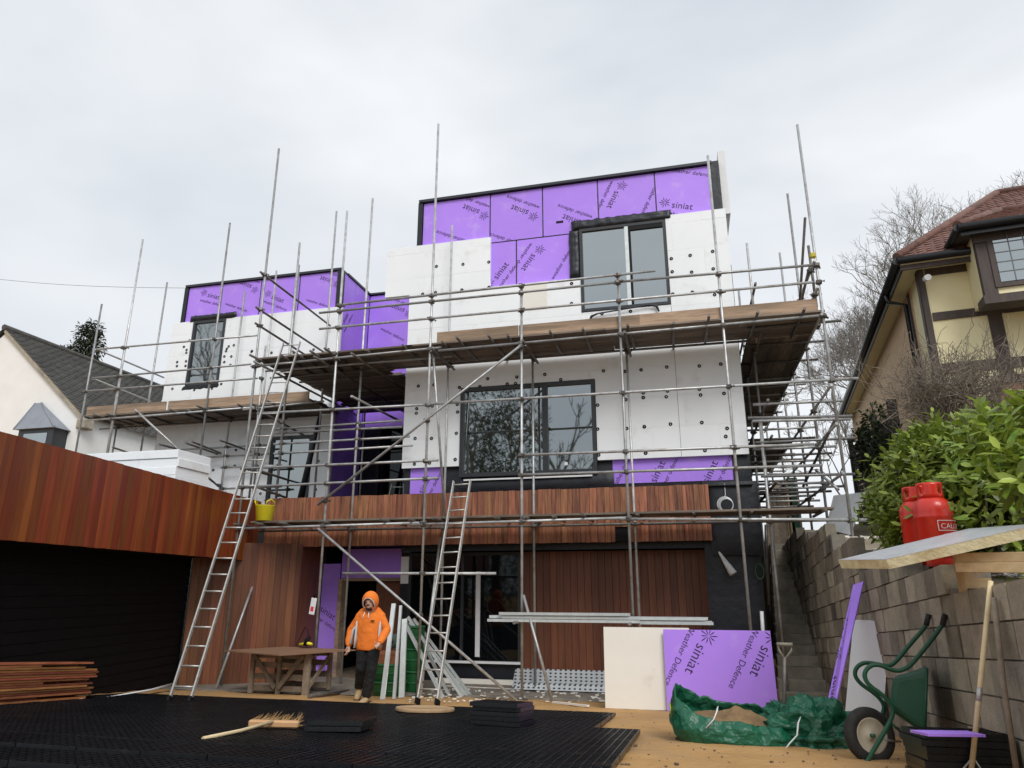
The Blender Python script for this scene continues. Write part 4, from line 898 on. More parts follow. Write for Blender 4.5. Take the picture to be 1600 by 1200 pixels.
# trees behind the photographer (seen in the window reflections)
for i, (x, y, H, sd_) in enumerate(((-11.2, -14, 14, 31), (-6.6, -14, 15, 32), (-33, -13, 26, 33))):
    T = bare_tree('street_tree', ['ivy-clad tree across the street, reflected in the left of the big window', 'leafless tree across the street, reflected in the middle of the big window', 'tall leafless tree across the street, reflected in the narrow left window'][i], (x, y, .7), H, sd_, depth=6, r=.28, group='trees across the street', minr=.012)
    if i < 1: leaf_cloud('ivy', [((x, y, 3.5), (3.4, 1.6, 3)), ((x - 1.2, y, 7.5), (3.2, 1.8, 3.2)), ((x + 1.2, y, 9.6), (2.6, 1.6, 3.2)), ((x - .3, y, 13.), (2.6, 1.4, 2.6))], 12000, 'ivy', T, 40 + i, (.16, .3))

# ================================================================ LEFT NEIGHBOUR
M['slate'] = mat('slate', (.045, .043, .040), (.10, .096, .088), .75, scale=6, rnd=.2, bump=.3, dirt=(.13, .115, .07), dirt_scale=1.7, dirt_lo=.55, dirt_hi=.75)
M['render_white'] = mat('render_white', (.80, .80, .78), (.86, .86, .84), .85, scale=2, bump=.05, bscale=50)
YN = 17.0; ap = FY(12, 514, YN); ec = FY(132, 646, YN); NB = thing('house', 'white rendered gabled house with grey slate roof left of the scaffold', 'house', (ap.x, YN, 0))
xl_ = 2 * ap.x - ec.x
xz_poly('gable_wall', [(xl_ + .1, 0), (ec.x - .05, 0), (ec.x - .05, ec.z - .1), (ap.x, ap.z - .12), (xl_ + .1, ec.z - .1)], YN, 25, 'render_white', NB)
roof_face('roof_tiles', (ec.x + .16, YN - .12, ec.z - .16), (ec.x + .16, 25, ec.z - .16), (ap.x, 25, ap.z), (ap.x, YN - .12, ap.z), NB, 40, 'slate', 5, tile=.3)
roof_face('roof_tiles', (xl_ - .16, 25, ec.z - .16), (xl_ - .16, YN - .12, ec.z - .16), (ap.x, YN - .12, ap.z), (ap.x, 25, ap.z), NB, 12, 'slate', 6, tile=.5)
obj('ridge_tiles', MB().tube((ap.x, YN - .14, ap.z + .02), (ap.x, 25, ap.z + .02), .1, n=8), 'slate', NB)
obj('verge', MB().hexa([(ap.x, YN - .1, ap.z - .16), (ec.x + .12, YN - .1, ec.z - .32), (ec.x + .12, YN, ec.z - .32), (ap.x, YN, ap.z - .16), (ap.x, YN - .1, ap.z - .01), (ec.x + .16, YN - .1, ec.z - .17), (ec.x + .16, YN, ec.z - .17), (ap.x, YN, ap.z - .01)]), 'concrete', NB)
box('kneeler', (ec.x - .12, YN - .14, ec.z - .5), (ec.x + .2, YN + .25, ec.z - .2), M['concrete'], NB, b=.03)
h0, h1, h2 = FY(22, 667, YN - .6), FY(84, 671, YN - .6), FY(58, 629, YN - .1)
M['leadsheet'] = mat('leadsheet', (.20, .22, .26), (.27, .29, .33), .5, scale=2)
mb = MB(); zz = (h0.z + h1.z) / 2; tp_ = h2.z
mb.add([(h0.x, YN - .6, zz), (h1.x, YN - .6, zz), (h1.x + .0, YN, zz), (h0.x, YN, zz), (h2.x - .12, YN - .05, tp_), (h2.x + .12, YN - .05, tp_)], [(0, 1, 5, 4), (1, 2, 5), (3, 0, 4), (0, 3, 2, 1), (2, 3, 4, 5)])
bay = obj('bay_roof', mb, 'leadsheet', NB, label='small pointed lead roof over a bay window')
obj('roll', MB().tube((h0.x, YN - .6, zz), (h2.x - .12, YN - .05, tp_), .03, n=6), 'leadsheet', bay); obj('roll', MB().tube((h1.x, YN - .6, zz), (h2.x + .12, YN - .05, tp_), .03, n=6), 'leadsheet', bay)
bw = box('bay_window', (h0.x + .1, YN - .5, 3), (h1.x - .1, YN, zz - .002), M['frame'], NB); box('pane', (h0.x + .32, YN - .512, 3), (h1.x - .32, YN - .501, zz - .14), M['glass'], bw)
# ================================================================ PROPS
M['grid_black'] = mat('grid_black', (.004, .0045, .006), (.010, .011, .013), .33, scale=20, rnd=.25, dirt=(.09, .072, .05), dirt_scale=2.2, dirt_lo=.62, dirt_hi=.95)
tilt = -math.atan(.09)
# ---- black plastic grid paving
def grid_panel_mesh(n=8, s=.5, h=.038):
    mb = MB(); c = s / n
    mb.box((.003, .003, 0), (s - .003, s - .003, .010))
    for i in range(n + 1):
        x = min(max(i * c, .006), s - .006)
        mb.box((x - .0035, .003, .010), (x + .0035, s - .003, h)); mb.box((.003, x - .0035, .010), (s - .003, x + .0035, h - .0015))
    return mb.mesh('grid_panel', 'grid_black')
gpm = grid_panel_mesh()
bk = FG(600, 1105).y; xr1, xr2 = FG(962, 1121).x, FG(1000, 1151).x; yn = FG(965, 1148).y
PV = thing('grid_paving', 'black plastic honeycomb grid paving laid over the sandy drive', 'paving', (-4, 8, gh(8)))
rd = random.Random(2); pitch = .504
nrow = int((bk - 3.2) / pitch); np_ = 0
for j in range(nrow):
    y = bk - (j + 1) * pitch; xr = xr1 if y + pitch * .5 > yn else xr2
    for i in range(22):
        x = xr - (i + 1) * pitch
        if x < -8.3 - (.0 if y > 8 else -.6): continue
        np_ += 1
        if np_ > 300: continue
        inst('grid_panel', gpm, (x + rd.uniform(-.002, .002), y, gh(y) + .008 + rd.uniform(0, .004)), (tilt, 0, rd.uniform(-.004, .004)), PV)
ORD = ['bottom', 'second', 'third', 'fourth', 'fifth', 'sixth', 'seventh', 'eighth']
def nth(k, n): return 'topmost' if k == n - 1 else 'bottom' if k == 0 else ORD[k] + ' from below'
def stack(n, px, py, rz, lab, group, s=1.0, up=0.):
    p = FG(px, py)
    for k in range(n):
        inst('loose_grid_panel', gpm, (p.x + rd.uniform(-.02, .02), p.y + rd.uniform(-.02, .02), gh(p.y) + .055 + up + k * .040), (tilt, 0, rz + rd.uniform(-.05, .05)), None, (s, s, 1), label=nth(k, n) + ' ' + lab, cat='grid panel', group=group)
stack(5, 733, 1141, -.1, 'black plastic grid panel in the low stack near the round wooden lid', 'stacked grid panels by the lid', .98)
stack(2, 478, 1154, .15, 'black grid panel of the flat pair lying beside the broom', 'pair of grid panels by the broom', .95)
# ---- round lid
p = FG(654, 1121); r_ = .34
M['ply'] = mat('ply', (.36, .23, .12), (.50, .34, .19), .8, scale=6, stretch=(.5, 3, 3), bump=.2, dirt=(.22, .14, .08), dirt_scale=3)
lid = obj('round_lid', MB().lathe([(0, 0), (r_ * .99, 0), (r_, .006), (r_, .034), (r_ * .985, .04), (r_ * .93, .04), (r_ * .92, .034), (0, .034)], (p.x, p.y + .2, gh(p.y + .2) + .055), 32, ax=(0, .09, 1)), 'ply', label='round wooden lid lying on the black grid paving', cat='lid')
# ---- broom
M['broom_wood'] = mat('broom_wood', (.62, .48, .27), (.72, .58, .35), .6, scale=8, stretch=(.3, 3, 3))
M['bristle'] = mat('bristle', (.35, .20, .07), (.5, .32, .14), .9, scale=30)
a, b = FG(389, 1130, .09), FG(467, 1132, .09); BR = thing('broom', 'wide yard broom with pale handle lying on the black grid', 'broom', (a + b) / 2)
d = (b - a).normalized(); q = d.cross(V((0, 0, 1))); u = V((0, 0, 1)); c = (a + b) / 2; L = (b - a).length / 2
obj('head', MB().box((-L, -.03, -.028), (L, .03, .028), frame_mtx(c, d, q, u), .012), mat('broom_head', (.50, .27, .12), (.6, .36, .18), .6, scale=6), BR)
hh = FG(317, 1154, .05); obj('handle', MB().path([c + V((0, -.02, .02)), c.lerp(hh, .5), hh], .0145, 8), 'broom_wood', BR)
mb = MB()
for k in range(160):
    o = c + d * rd.uniform(-L * .95, L * .95) - q * rd.uniform(.035, .04) + u * rd.uniform(-.03, .03); mb.tube(o, o + V((rd.gauss(0, .012), .085 + rd.gauss(0, .012), rd.gauss(.02, .02))), .003, .002, 3)
obj('bristles', mb, 'bristle', BR, kind='stuff')
# ---- plank pile
e0 = FG(150, 1096); pd = gdv.copy(); pn = V((gdv.y, -gdv.x, 0)); rd = random.Random(8)
e0 = V((e0.x, e0.y, 0)) + pn * .05
for lay in range(16):
    for k in range(4):
        off = rd.uniform(-.16, .05) - (.9 if rd.random() < .12 else 0) + (-.12 if lay > 12 else 0); ln = 3.0 + rd.uniform(-.3, .4)
        if lay == 15 and k > 1: continue
        w_, t_ = .135, .022; b0 = e0 - pd * (ln) + pd * off - pn * (k * .142 + .1 + rd.uniform(0, .012)) ; b1 = b0 + pd * ln
        zz = .045 + lay * .0275; z0, z1 = gh(b0.y) + zz, gh(b1.y) + zz
        sk = pn * rd.uniform(-.015, .015)
        obj('plank', MB().hexa([V((b0.x, b0.y, z0)), V((b1.x, b1.y, z1)) + sk, V((b1.x, b1.y, z1)) - pn * w_ + sk, V((b0.x, b0.y, z0)) - pn * w_, V((b0.x, b0.y, z0 + t_)), V((b1.x, b1.y, z1 + t_)) + sk, V((b1.x, b1.y, z1 + t_)) - pn * w_ + sk, V((b0.x, b0.y, z0 + t_)) - pn * w_]), 'pilewood', None,
            'reddish cladding plank in the pile against the black garage wall', 'plank', 'planks piled by the garage')
for k in range(3):
    b0 = e0 - pd * (.25 + k * 1.1); obj('bearer', MB().box((b0.x - .62, b0.y - .04, gh(b0.y) + .0), (b0.x - .08, b0.y + .04, gh(b0.y) + .042)), 'toe', None, 'timber bearer under the pile of reddish planks', 'bearer', 'bearers under the plank pile')
a, b = FG(152, 1096), FG(266, 1079); obj('trim_strip', MB().path([a + V((0, .1, .03)), a.lerp(b, .6) + V((0, .1, .05)), b + V((0, .05, .1))], [.02, .05, .06], 4, flat=.3), 'white', None, 'torn white plastic strip along the foot of the garage wall', 'plastic strip')
# ---- ladders
def ladder(name, label, bl, br, tl, tr, pitch=.27, m='alu'):
    T = thing(name, label, 'ladder', (bl + br) / 2)
    ax = (br - bl).normalized(); up_ = ((tl + tr) / 2 - (bl + br) / 2); n_ = int(up_.length / pitch); nn = ax.cross(up_).normalized()
    for p, q in ((bl, tl), (br, tr)):
        d = (q - p); obj('stile', MB().box((-.011, -.028, 0), (.011, .028, d.length), frame_mtx(p, ax, nn, d.normalized()), .004), m, T)
        obj('foot', MB().box((-.02, -.045, -.02), (.02, .045, .06), frame_mtx(p, ax, nn, d.normalized())), 'black', T)
    for k in range(1, n_ + 1):
        t = (k - .3) / n_; obj('rung', MB().tube(bl.lerp(tl, t), br.lerp(tr, t), .0125, n=8), m, T)
    return T
ladder('ladder', 'long aluminium ladder leaning up to the main platform, left of the entrance', FG(264, 1096, .03), FG(297, 1097, .03), FY(443, 536, YO - .12), FY(469, 534, YO - .12))
ladder('ladder', 'aluminium ladder leaning on the low platform in front of the glass door', FG(652, 1098, .03), FG(683, 1100, .03), FY(709, 752, YO - .12), FY(735, 750, YO - .12))
# step ladder on canopy roof
a, b = FY(606, 777, 14.2), FY(632, 776, 14.2); c, d = FY(613, 757, 14.4), FY(631, 757, 14.4)
ladder('step_ladder', 'small step ladder standing on the canopy roof in the dark recess', V((a.x, 14.2, zroof)), V((b.x, 14.2, zroof)), c, d, .16)
# ---- yellow tub on low platform
M['yellow_tub'] = mat('yellow_tub', (.78, .68, .02), (.84, .74, .04), .4, scale=3)
p = FY(411, 818, YO + .1); zt0 = zL + .12; YT = thing('builders_tub', 'yellow flexible builders tub on the low scaffold platform', 'tub', (p.x, YO + .12, zt0))
c = V((p.x, YO + .12, zt0)); mb = MB().lathe([(0, .0), (.135, .0), (.15, .01), (.185, .28), (.195, .29), (.185, .295), (.172, .27), (.14, .03), (0, .03)], c, 26); obj('body', mb, 'yellow_tub', YT)
for s in (-1, 1): obj('handle', MB().path([c + V((s * .10, -.14, .28)), c + V((s * .13, -.16, .36)), c + V((s * .17, -.08, .40)), c + V((s * .19, 0, .36)), c + V((s * .18, .05, .28))], .012, 6), 'yellow_tub', YT)
obj('contents', MB().lathe([(0, .26), (.1, .31), (.16, .25)], c, 9), 'steel_dark', YT)
# ---- workbench
M['greywood'] = mat('greywood', (.16, .125, .09), (.27, .215, .16), .85, scale=6, stretch=(2, 2, 2), bump=.25, rnd=.2)
M['benchtop'] = mat('benchtop', (.20, .105, .06), (.29, .165, .10), .75, scale=4, stretch=(.5, 3, 3))
lb, rb = FG(386, 1083), FG(478, 1087); WB = thing('workbench', 'timber trestle workbench with a brown board top left of the worker', 'workbench', (lb + rb) / 2)
ax = (rb - lb); W = ax.length; ax = V((ax.x, ax.y, 0)).normalized(); ay = V((-ax.y, ax.x, 0)); Mx = frame_mtx(V((lb.x, lb.y, 0)), ax, ay, (0, 0, 1)); Hb = .73
zb0 = gh(lb.y)
for (x, y, w_) in ((0, 0, .075), (W / 2 - .03, 0, .06), (W - .09, 0, .11), (0, .7, .07), (W - .07, .7, .07)): obj('leg', MB().box((x, y, zb0), (x + w_, y + .06, Hb), Mx, .004), 'greywood', WB)
for z in (.12, .30, .48, .63):
    obj('rail', MB().box((.04, .062, z), (W - .04, .09, z + .085), Mx), 'greywood', WB); obj('rail', MB().box((.04, .66, z), (W - .04, .69, z + .085), Mx), 'greywood', WB)
for (x0, x1) in ((.07, W / 2 - .03), (W - .1, W / 2 + .03)):
    p0, p1 = V((x0, -.012, Hb - .04)), V((x1, -.012, .18)); dd = (p1 - p0).normalized(); nn = V((0, 1, 0)); obj('diagonal', MB().box((0, -.012, -.035), ((p1 - p0).length, .012, .035), Mx @ frame_mtx(p0, dd, nn, dd.cross(nn))), 'greywood', WB)
p0, p1 = V((W + .0, .05, .2)), V((W + .0, .7, Hb - .05)); dd = (p1 - p0).normalized(); obj('diagonal', MB().box((0, -.012, -.035), ((p1 - p0).length, .012, .035), Mx @ frame_mtx(p0, dd, V((1, 0, 0)), dd.cross(V((1, 0, 0))))), 'greywood', WB)
q = [FZ(350, 1015, Hb + .03), FZ(437, 1022, Hb + .03), FZ(556, 1014, Hb + .03)]; back = q[0] + q[2] - q[1]; back = V((back.x, min(back.y, q[2].y + .6), Hb + .03)); q.append(q[0].lerp(back, .8))
top = [V((v.x, v.y, Hb + .002)) for v in q] + [V((v.x, v.y, Hb + .020)) for v in q]; obj('top', MB().hexa(top), 'benchtop', WB)
p = FZ(477, 1012, Hb + .03); TL_ = thing('power_tool', 'small yellow and black power tool with looped cable on the workbench', 'tool', p)
obj('body', MB().path([p + V((-.12, 0, .05)), p + V((.05, 0, .07)), p + V((.13, 0, .06))], [.02, .03, .02], 8), 'yellow_tub', TL_); obj('grip', MB().path([p + V((.0, 0, .03)), p + V((.02, .02, .14)), p + V((.06, .02, .17))], [.05, .04, .03], 8), 'black', TL_)
obj('cable', MB().path([p + V((.06, 0, .1)), p + V((.02, 0, .3)), p + V((-.04, .02, .34)), p + V((-.1, 0, .2)), p + V((-.18, 0, .03)), p + V((-.05, -.08, .012)), p + V((.15, -.05, .012))], .007, 5), 'black', TL_)
a, b = FG(483, 1088, .03), FG(545, 1080, .03); obj('loose_tube', MB().tube(a, b, .03, n=8), 'steel_dark', None, 'short grey tube lying on the ground right of the workbench', 'tube')
# ---- studs leaning and stored
def cstud(p, q, w_=.055, fl=.03, up=(0, -1, 0)):
    d = (q - p); L = d.length; d = d / L; u = V(up); x = d.cross(u).normalized(); y = x.cross(d); mt = frame_mtx(p, x, y, d); t = .004
    return MB().box((-w_ / 2, 0, 0), (w_ / 2, t, L), mt).box((-w_ / 2, -fl, 0), (-w_ / 2 + t, -.0005, L), mt).box((w_ / 2 - t, -fl, 0), (w_ / 2, -.0005, L), mt)
LS = [((597, 1093), (615, 943), .07, 'left-hand of the upright pair beside the worker'), ((611, 1094), (626, 946), .045, 'thin one behind the upright pair beside the worker'), ((619, 1093), (632, 967), .09, 'wide one on the right of the upright pair'), ((692, 1091), (631, 970), .06, None), ((726, 1090), (640, 972), .06, None), ((716, 1092), (637, 964), .05, None), ((703, 1089), (650, 984), .05, None), ((733, 1089), (646, 967), .045, None)]
for i, (b, t, w_, lab) in enumerate(LS):
    p = FG(*b); p.y += .1 * (i % 3); q = FY(*t, p.y + .45); obj('metal_stud', cstud(p, q, w_), 'galv', None, ('pale metal stud leaning, ' + lab) if lab else 'pale metal stud fanned out and leaning behind the right ladder', 'stud', 'metal studs leaning by the worker' if lab else 'metal studs fanned out behind the ladder')
zs = FY(940, 970, YO - .1).z
HS = [(762, 1000, 0, 0), (770, 1112, 0, .05), (785, 1103, .052, 0), (765, 1106, .055, .06), (800, 985, .105, .03), (780, 983, .108, -.03), (1000, 1114, -.012, -.06)]
for i, (xa_, xb_, dz, dy) in enumerate(HS):
    p = FY(xa_, 965, YO - .16 + dy); q = FY(xb_, 965, YO - .16 + dy); p.z = q.z = zs + dz + .012
    q.z += .0; obj('metal_stud', cstud(p, q, .05, .04, (0, 0, 1)), 'galv', None, 'long pale metal stud laid across the scaffold brackets in front of the timber wall', 'stud', 'metal studs stored on the scaffold')
for px in (813, 987):
    p = FY(px, 970, YO); S.t('bracket', (p.x, YO - .45, zs - .03), (p.x, YO + .15, zs - .03), 'steel')
# ---- perforated trays
def perf_mat():
    m = mat('perforated', (.42, .46, .48), (.52, .55, .57), .5, metal=.2, scale=8); t = m.node_tree; b = t.nodes['Principled BSDF']; src = b.inputs['Base Color'].links[0].from_socket
    tc = N(t, 'ShaderNodeTexCoord'); mp = N(t, 'ShaderNodeMapping'); mp.inputs['Scale'].default_value = (11, 0, 18); t.links.new(tc.outputs['Object'], mp.inputs[0])
    fr = N(t, 'ShaderNodeVectorMath', operation='FRACTION'); t.links.new(mp.outputs[0], fr.inputs[0]); sb = N(t, 'ShaderNodeVectorMath', operation='DISTANCE'); sb.inputs[1].default_value = (.5, 0, .5); t.links.new(fr.outputs[0], sb.inputs[0])
    lt = N(t, 'ShaderNodeMath', operation='LESS_THAN'); lt.inputs[1].default_value = .25; t.links.new(sb.outputs['Value'], lt.inputs[0]); mx = N(t, 'ShaderNodeMix', data_type='RGBA'); mx.inputs[7].default_value = (.03, .03, .035, 1)
    t.links.new(lt.outputs[0], mx.inputs[0]); t.links.new(src, mx.inputs[6]); t.links.new(mx.outputs[2], b.inputs['Base Color']); return m
M['perf'] = perf_mat()
for k, (xa_, xb_, y0, y1, Y) in enumerate(((800, 962, 1078, 1056, 13.0), (803, 958, 1086, 1074, 12.85))):
    p, q = FY(xa_, y0, Y), FY(xb_, y0 + 3, Y); z0 = .05 + (.0 if k else .02); z1 = z0 + (.3 if k == 0 else .1)
    obj('cable_tray', MB().hexa([(p.x, Y, z0), (q.x, Y, z0), (q.x, Y + .012, z0), (p.x, Y + .012, z0), (p.x + .05, Y + .06, z1), (q.x, Y + .06, z1), (q.x, Y + .072, z1), (p.x + .05, Y + .072, z1)]), 'perf', None, ('tall' if k == 0 else 'low') + ' perforated metal tray lying against the timber wall', 'metal tray', 'perforated trays')
# ---- boards standing in front
a, b = FG(948, 1107), FG(1213, 1112); Yb = min(a.y, b.y)
def leaning_board(name, px0, px1, ptop, pbot, Y, lean, m, label, prints=(), th=.014):
    p, q = FY(px0, pbot, Y), FY(px1, pbot, Y); zb_ = gh(Y); h = FY(px0, ptop, Y).z - zb_ + .012; h = h / 1.0
    o = obj(name, MB().box((0, 0, 0), (q.x - p.x, h, th), frame_mtx((p.x, Y + th, zb_), (1, 0, 0), V((0, lean, 1)).normalized(), V((0, 1, -lean)).normalized() * -1)), m, None, label, 'board')
    if prints:
        mt = frame_mtx((p.x, Y + th, zb_), (1, 0, 0), V((0, lean, 1)).normalized(), V((0, -1, lean)).normalized()); sets = []
        for (x, y, ang, k) in prints:
            w = FY(x, y, Y); sets += brand_print(w.x - p.x, w.z - zb_, R(ang), k, 'Weather Defence')
        decal('lettering', sets, mt, o, (.004, q.x - p.x - .004, .004, h - .004), up=th + .003)
    return o
leaning_board('sheathing_sheet', 946, 1085, 981, 1108, Yb + .06, .10, 'board_cream', 'cream backed board standing behind the purple board in front of the steps')
leaning_board('sheathing_sheet', 1043, 1217, 985, 1112, Yb - .02, .10, 'purple', 'purple printed board standing on the sand by the green bag', [(1086, 1030, -118, 1.0), (1188, 1034, -118, 1.0)])
# ---- green bag of sand and spade
def greenbag():
    def fold(n, base):
        return mat(n, base, tuple(c * 1.5 for c in base), .4, scale=3, bump=.6, bscale=7, dirt=(.07, .17, .11), dirt_scale=2.2, dirt_lo=.55, dirt_hi=.8)
    M['tarp'] = fold('tarp', (.006, .088, .046))
    t = M['tarp'].node_tree; b = t.nodes['Principled BSDF']; vo = N(t, 'ShaderNodeTexVoronoi'); vo.inputs['Scale'].default_value = 7; vo.inputs['Randomness'].default_value = 1; tc = N(t, 'ShaderNodeTexCoord')
    nz = N(t, 'ShaderNodeTexNoise'); nz.inputs['Scale'].default_value = 5; nz.inputs['Detail'].default_value = 3; ad = N(t, 'ShaderNodeVectorMath', operation='MULTIPLY_ADD'); ad.inputs[1].default_value = (.25, .25, .25)
    t.links.new(tc.outputs['Object'], nz.inputs[0]); t.links.new(nz.outputs['Color'], ad.inputs[0]); t.links.new(tc.outputs['Object'], ad.inputs[2]); t.links.new(ad.outputs[0], vo.inputs['Vector'])
    bn = N(t, 'ShaderNodeBump'); bn.inputs['Strength'].default_value = .8; bn.inputs['Distance'].default_value = .05; t.links.new(vo.outputs['Distance'], bn.inputs['Height'])
    if b.inputs['Normal'].links: t.links.new(b.inputs['Normal'].links[0].from_socket, bn.inputs['Normal'])
    t.links.new(bn.outputs[0], b.inputs['Normal'])
    p = FG(1150, 1160); c = V((p.x, p.y + .15, gh(p.y + .15))); B = thing('sand_bag', 'torn green bulk bag spilling sand with a spade stuck in it', 'bag', c)
    mb = MB(); n, m_ = 72, 14; a_, b_ = .50, .34
    for j in range(m_ + 1):
        v = j / m_
        for i in range(n):
            t = 2 * math.pi * i / n; ct, st = math.cos(t), math.sin(t); ex = .62
            x = a_ * math.copysign(abs(ct) ** ex, ct); y = b_ * math.copysign(abs(st) ** ex, st)
            left = max(0, -ct); htop = .24 + .17 * left + .05 * mnoise.noise((t * 2.2, 1, 0)) + .03 * mnoise.noise((t * 7, 2, 0)) - .06 * max(0, ct) + (.05 if st > 0 else -.03)
            bul = 1 + .10 * math.sin(v * math.pi) - .10 * v + .05 * mnoise.noise((ct * 3, st * 3, v * 6)) + .03 * (1 - 2 * abs(mnoise.noise((t * 2 + v * 2.5, v * 11 - t, 5)))) * math.sin(v * 3.1)
            mb.v.append(tuple(c + V((x * bul - .05 * v, y * bul, v * htop - .01 + (.0 if v else 0)))))
    mb.f = [(j * n + i, j * n + (i + 1) % n, (j + 1) * n + (i + 1) % n, (j + 1) * n + i) for j in range(m_) for i in range(n)]; mb.sm = [True] * len(mb.f)
    o = obj('bag', mb, 'tarp', B); md = o.modifiers.new('s', 'SOLIDIFY'); md.thickness = .008
    mb = MB(); k_ = 14
    for j in range(k_ + 1):
        for i in range(n):
            t = 2 * math.pi * i / n; r_ = 1 - j / k_; x, y = a_ * .93 * r_ * math.cos(t), b_ * .93 * r_ * math.sin(t)
            mb.v.append(tuple(c + V((x, y, .17 + .11 * (1 - r_) + .05 * mnoise.noise((x * 4, y * 4, 0)) + .025 * mnoise.noise((x * 13, y * 13, 0)) - .08 * max(0, x)))))
    mb.f = [(j * n + i, j * n + (i + 1) % n, (j + 1) * n + (i + 1) % n, (j + 1) * n + i) for j in range(k_) for i in range(n)]; mb.sm = [True] * len(mb.f)
    obj('sand', mb, mat('bagsand', (.15, .09, .045), (.30, .19, .09), .95, scale=7, bump=.6, bscale=40), B)
    mb = MB(); cc = c + V((.66, .10, 0)); n2, m2 = 64, 26           # crumpled loose side
    for j in range(m2 + 1):
        v = j / m2 * math.pi / 2
        for i in range(n2):
            t = 2 * math.pi * i / n2; d = V((math.cos(t) * math.cos(v), math.sin(t) * math.cos(v), math.sin(v)))
            r_ = 1 + .30 * mnoise.noise((d.x * 2.4, d.y * 2.4, d.z * 2.4 + 4)) + .24 * (1 - 2.4 * abs(mnoise.noise((d.x * 4.2, d.y * 4.2 + 3, d.z * 4.2)))) + .10 * (1 - 2 * abs(mnoise.noise((d.x * 9, d.y * 9, d.z * 9 + 2))))
            mb.v.append(tuple(cc + V((d.x * .42 * r_, d.y * .32 * r_, max(-.01, d.z * .30 * r_ - .0)))))
    mb.f = [(j * n2 + i, j * n2 + (i + 1) % n2, (j + 1) * n2 + (i + 1) % n2, (j + 1) * n2 + i) for j in range(m2) for i in range(n2)]; mb.sm = [True] * len(mb.f)
    obj('crumpled_side', mb, 'tarp', B)
    p0 = c + V((-.25, -.39, .16)); obj('strap', MB().path([p0, p0 + V((.07, .0, .07)), p0 + V((.10, .02, .13)), p0 + V((.11, .10, .15))], .022, 5, flat=.25), 'white', B)
    p0 = c + V((.36, -.39, .0)); obj('strap', MB().path([p0, p0 + V((.06, .0, .07)), p0 + V((.13, .03, .13)), p0 + V((.15, .05, .22)), p0 + V((.18, .12, .25))], .022, 5, flat=.25), 'white', B)
    obj('print_patch', MB().path([c + V((-.54, -.10, .16)), c + V((-.555, -.11, .3))], .06, 4, flat=.15), mat('patch', (.32, .36, .03), rough=.5), B)
    tp, bt = FY(1226, 1007, c.y + .05), c + V((.44, .05, .15)); SP = thing('spade', 'spade with a metal D handle standing in the green bag', 'spade', bt)
    dn = (bt - tp).normalized(); s_ = tp - dn * -.11
    obj('shaft', MB().path([s_, s_.lerp(bt, .5), bt + dn * .25], [.017, .018, .02], 8), 'steel_dark', SP)
    M['worn'] = mat('worn', (.18, .16, .13), (.32, .29, .24), .5, scale=9)
    obj('handle', MB().path([s_ + V((0, 0, -.02)), tp + V((-.055, 0, -.05)), tp + V((-.06, 0, 0)), tp + V((.06, 0, 0)), tp + V((.055, 0, -.05)), s_ + V((0, 0, -.02))], .011, 7), 'worn', SP); obj('grip', MB().tube(tp + V((-.068, 0, 0)), tp + V((.068, 0, 0)), .017, n=10), 'worn', SP)
    obj('blade', MB().box((-.09, -.004, -.3), (.09, .004, 0), frame_mtx(bt + dn * .2, (1, 0, 0), (0, 1, 0), -dn)), 'steel_dark', SP)
greenbag()
# ---- things against the block wall
def W3(px, py, inset=0.): 
    r = ray(px, py); t0, t1 = .5, 40.
    for _ in range(50):
        t = (t0 + t1) / 2; p = CAM + r * t
        if p.x < wx(p.y) - inset: t0 = t
        else: t1 = t
    return CAM + r * t0
bl, br = FG(1281, 1150), FG(1293, 1158); tr = W3(1349, 908, .03); tl = FY(1333, 914, tr.y + .06); th = V((.012, .02, 0))
po = obj('sheathing_strip', MB().hexa([bl, br, br + th, bl + th, tl, tr, tr + th, tl + th]), 'purple', None, 'long narrow purple offcut leaning against the block wall', 'board')
ax_ = (tr - tl).normalized(); ay_ = ((tl + tr) / 2 - (bl + br) / 2).normalized(); az_ = ax_.cross(ay_).normalized()
if az_.y > 0: az_ = -az_
sets = brand_print(.0, .55, R(92), .8, 'Weather Defence') + brand_print(.0, 1.3, R(92), .8, 'Weather Defence')
decal('lettering', sets, frame_mtx((bl + br) / 2, ax_, ay_, az_), po, (-.07, .07, .05, 1.9), up=.004)
b0, b1 = FG(1318, 1140), FG(1377, 1147); b2 = b1 + V((.17, .36, 0)); z1 = FY(1380, 972, b1.y).z
for k in range(3):
    f0, f1 = k / 3 + .004, (k + 1) / 3 - .004; dpt = b2 - b1; q0, q1, q2, q3 = b0 + dpt * f0, b1 + dpt * f0, b1 + dpt * f1, b0 + dpt * f1; ln = V((.26, .08, 0))
    zt2 = z1 - .012 * k
    obj('foam_board', MB().hexa([V((p.x, p.y, gh(p.y))) for p in (q0, q1, q2, q3)] + [V((p.x, p.y, zt2)) + ln for p in (q0, q1, q2, q3)]), 'eps', None, ['front', 'middle', 'back'][k] + ' one of the three white foam boards upright against the block wall', 'foam board', 'foam boards by the wheelbarrow')
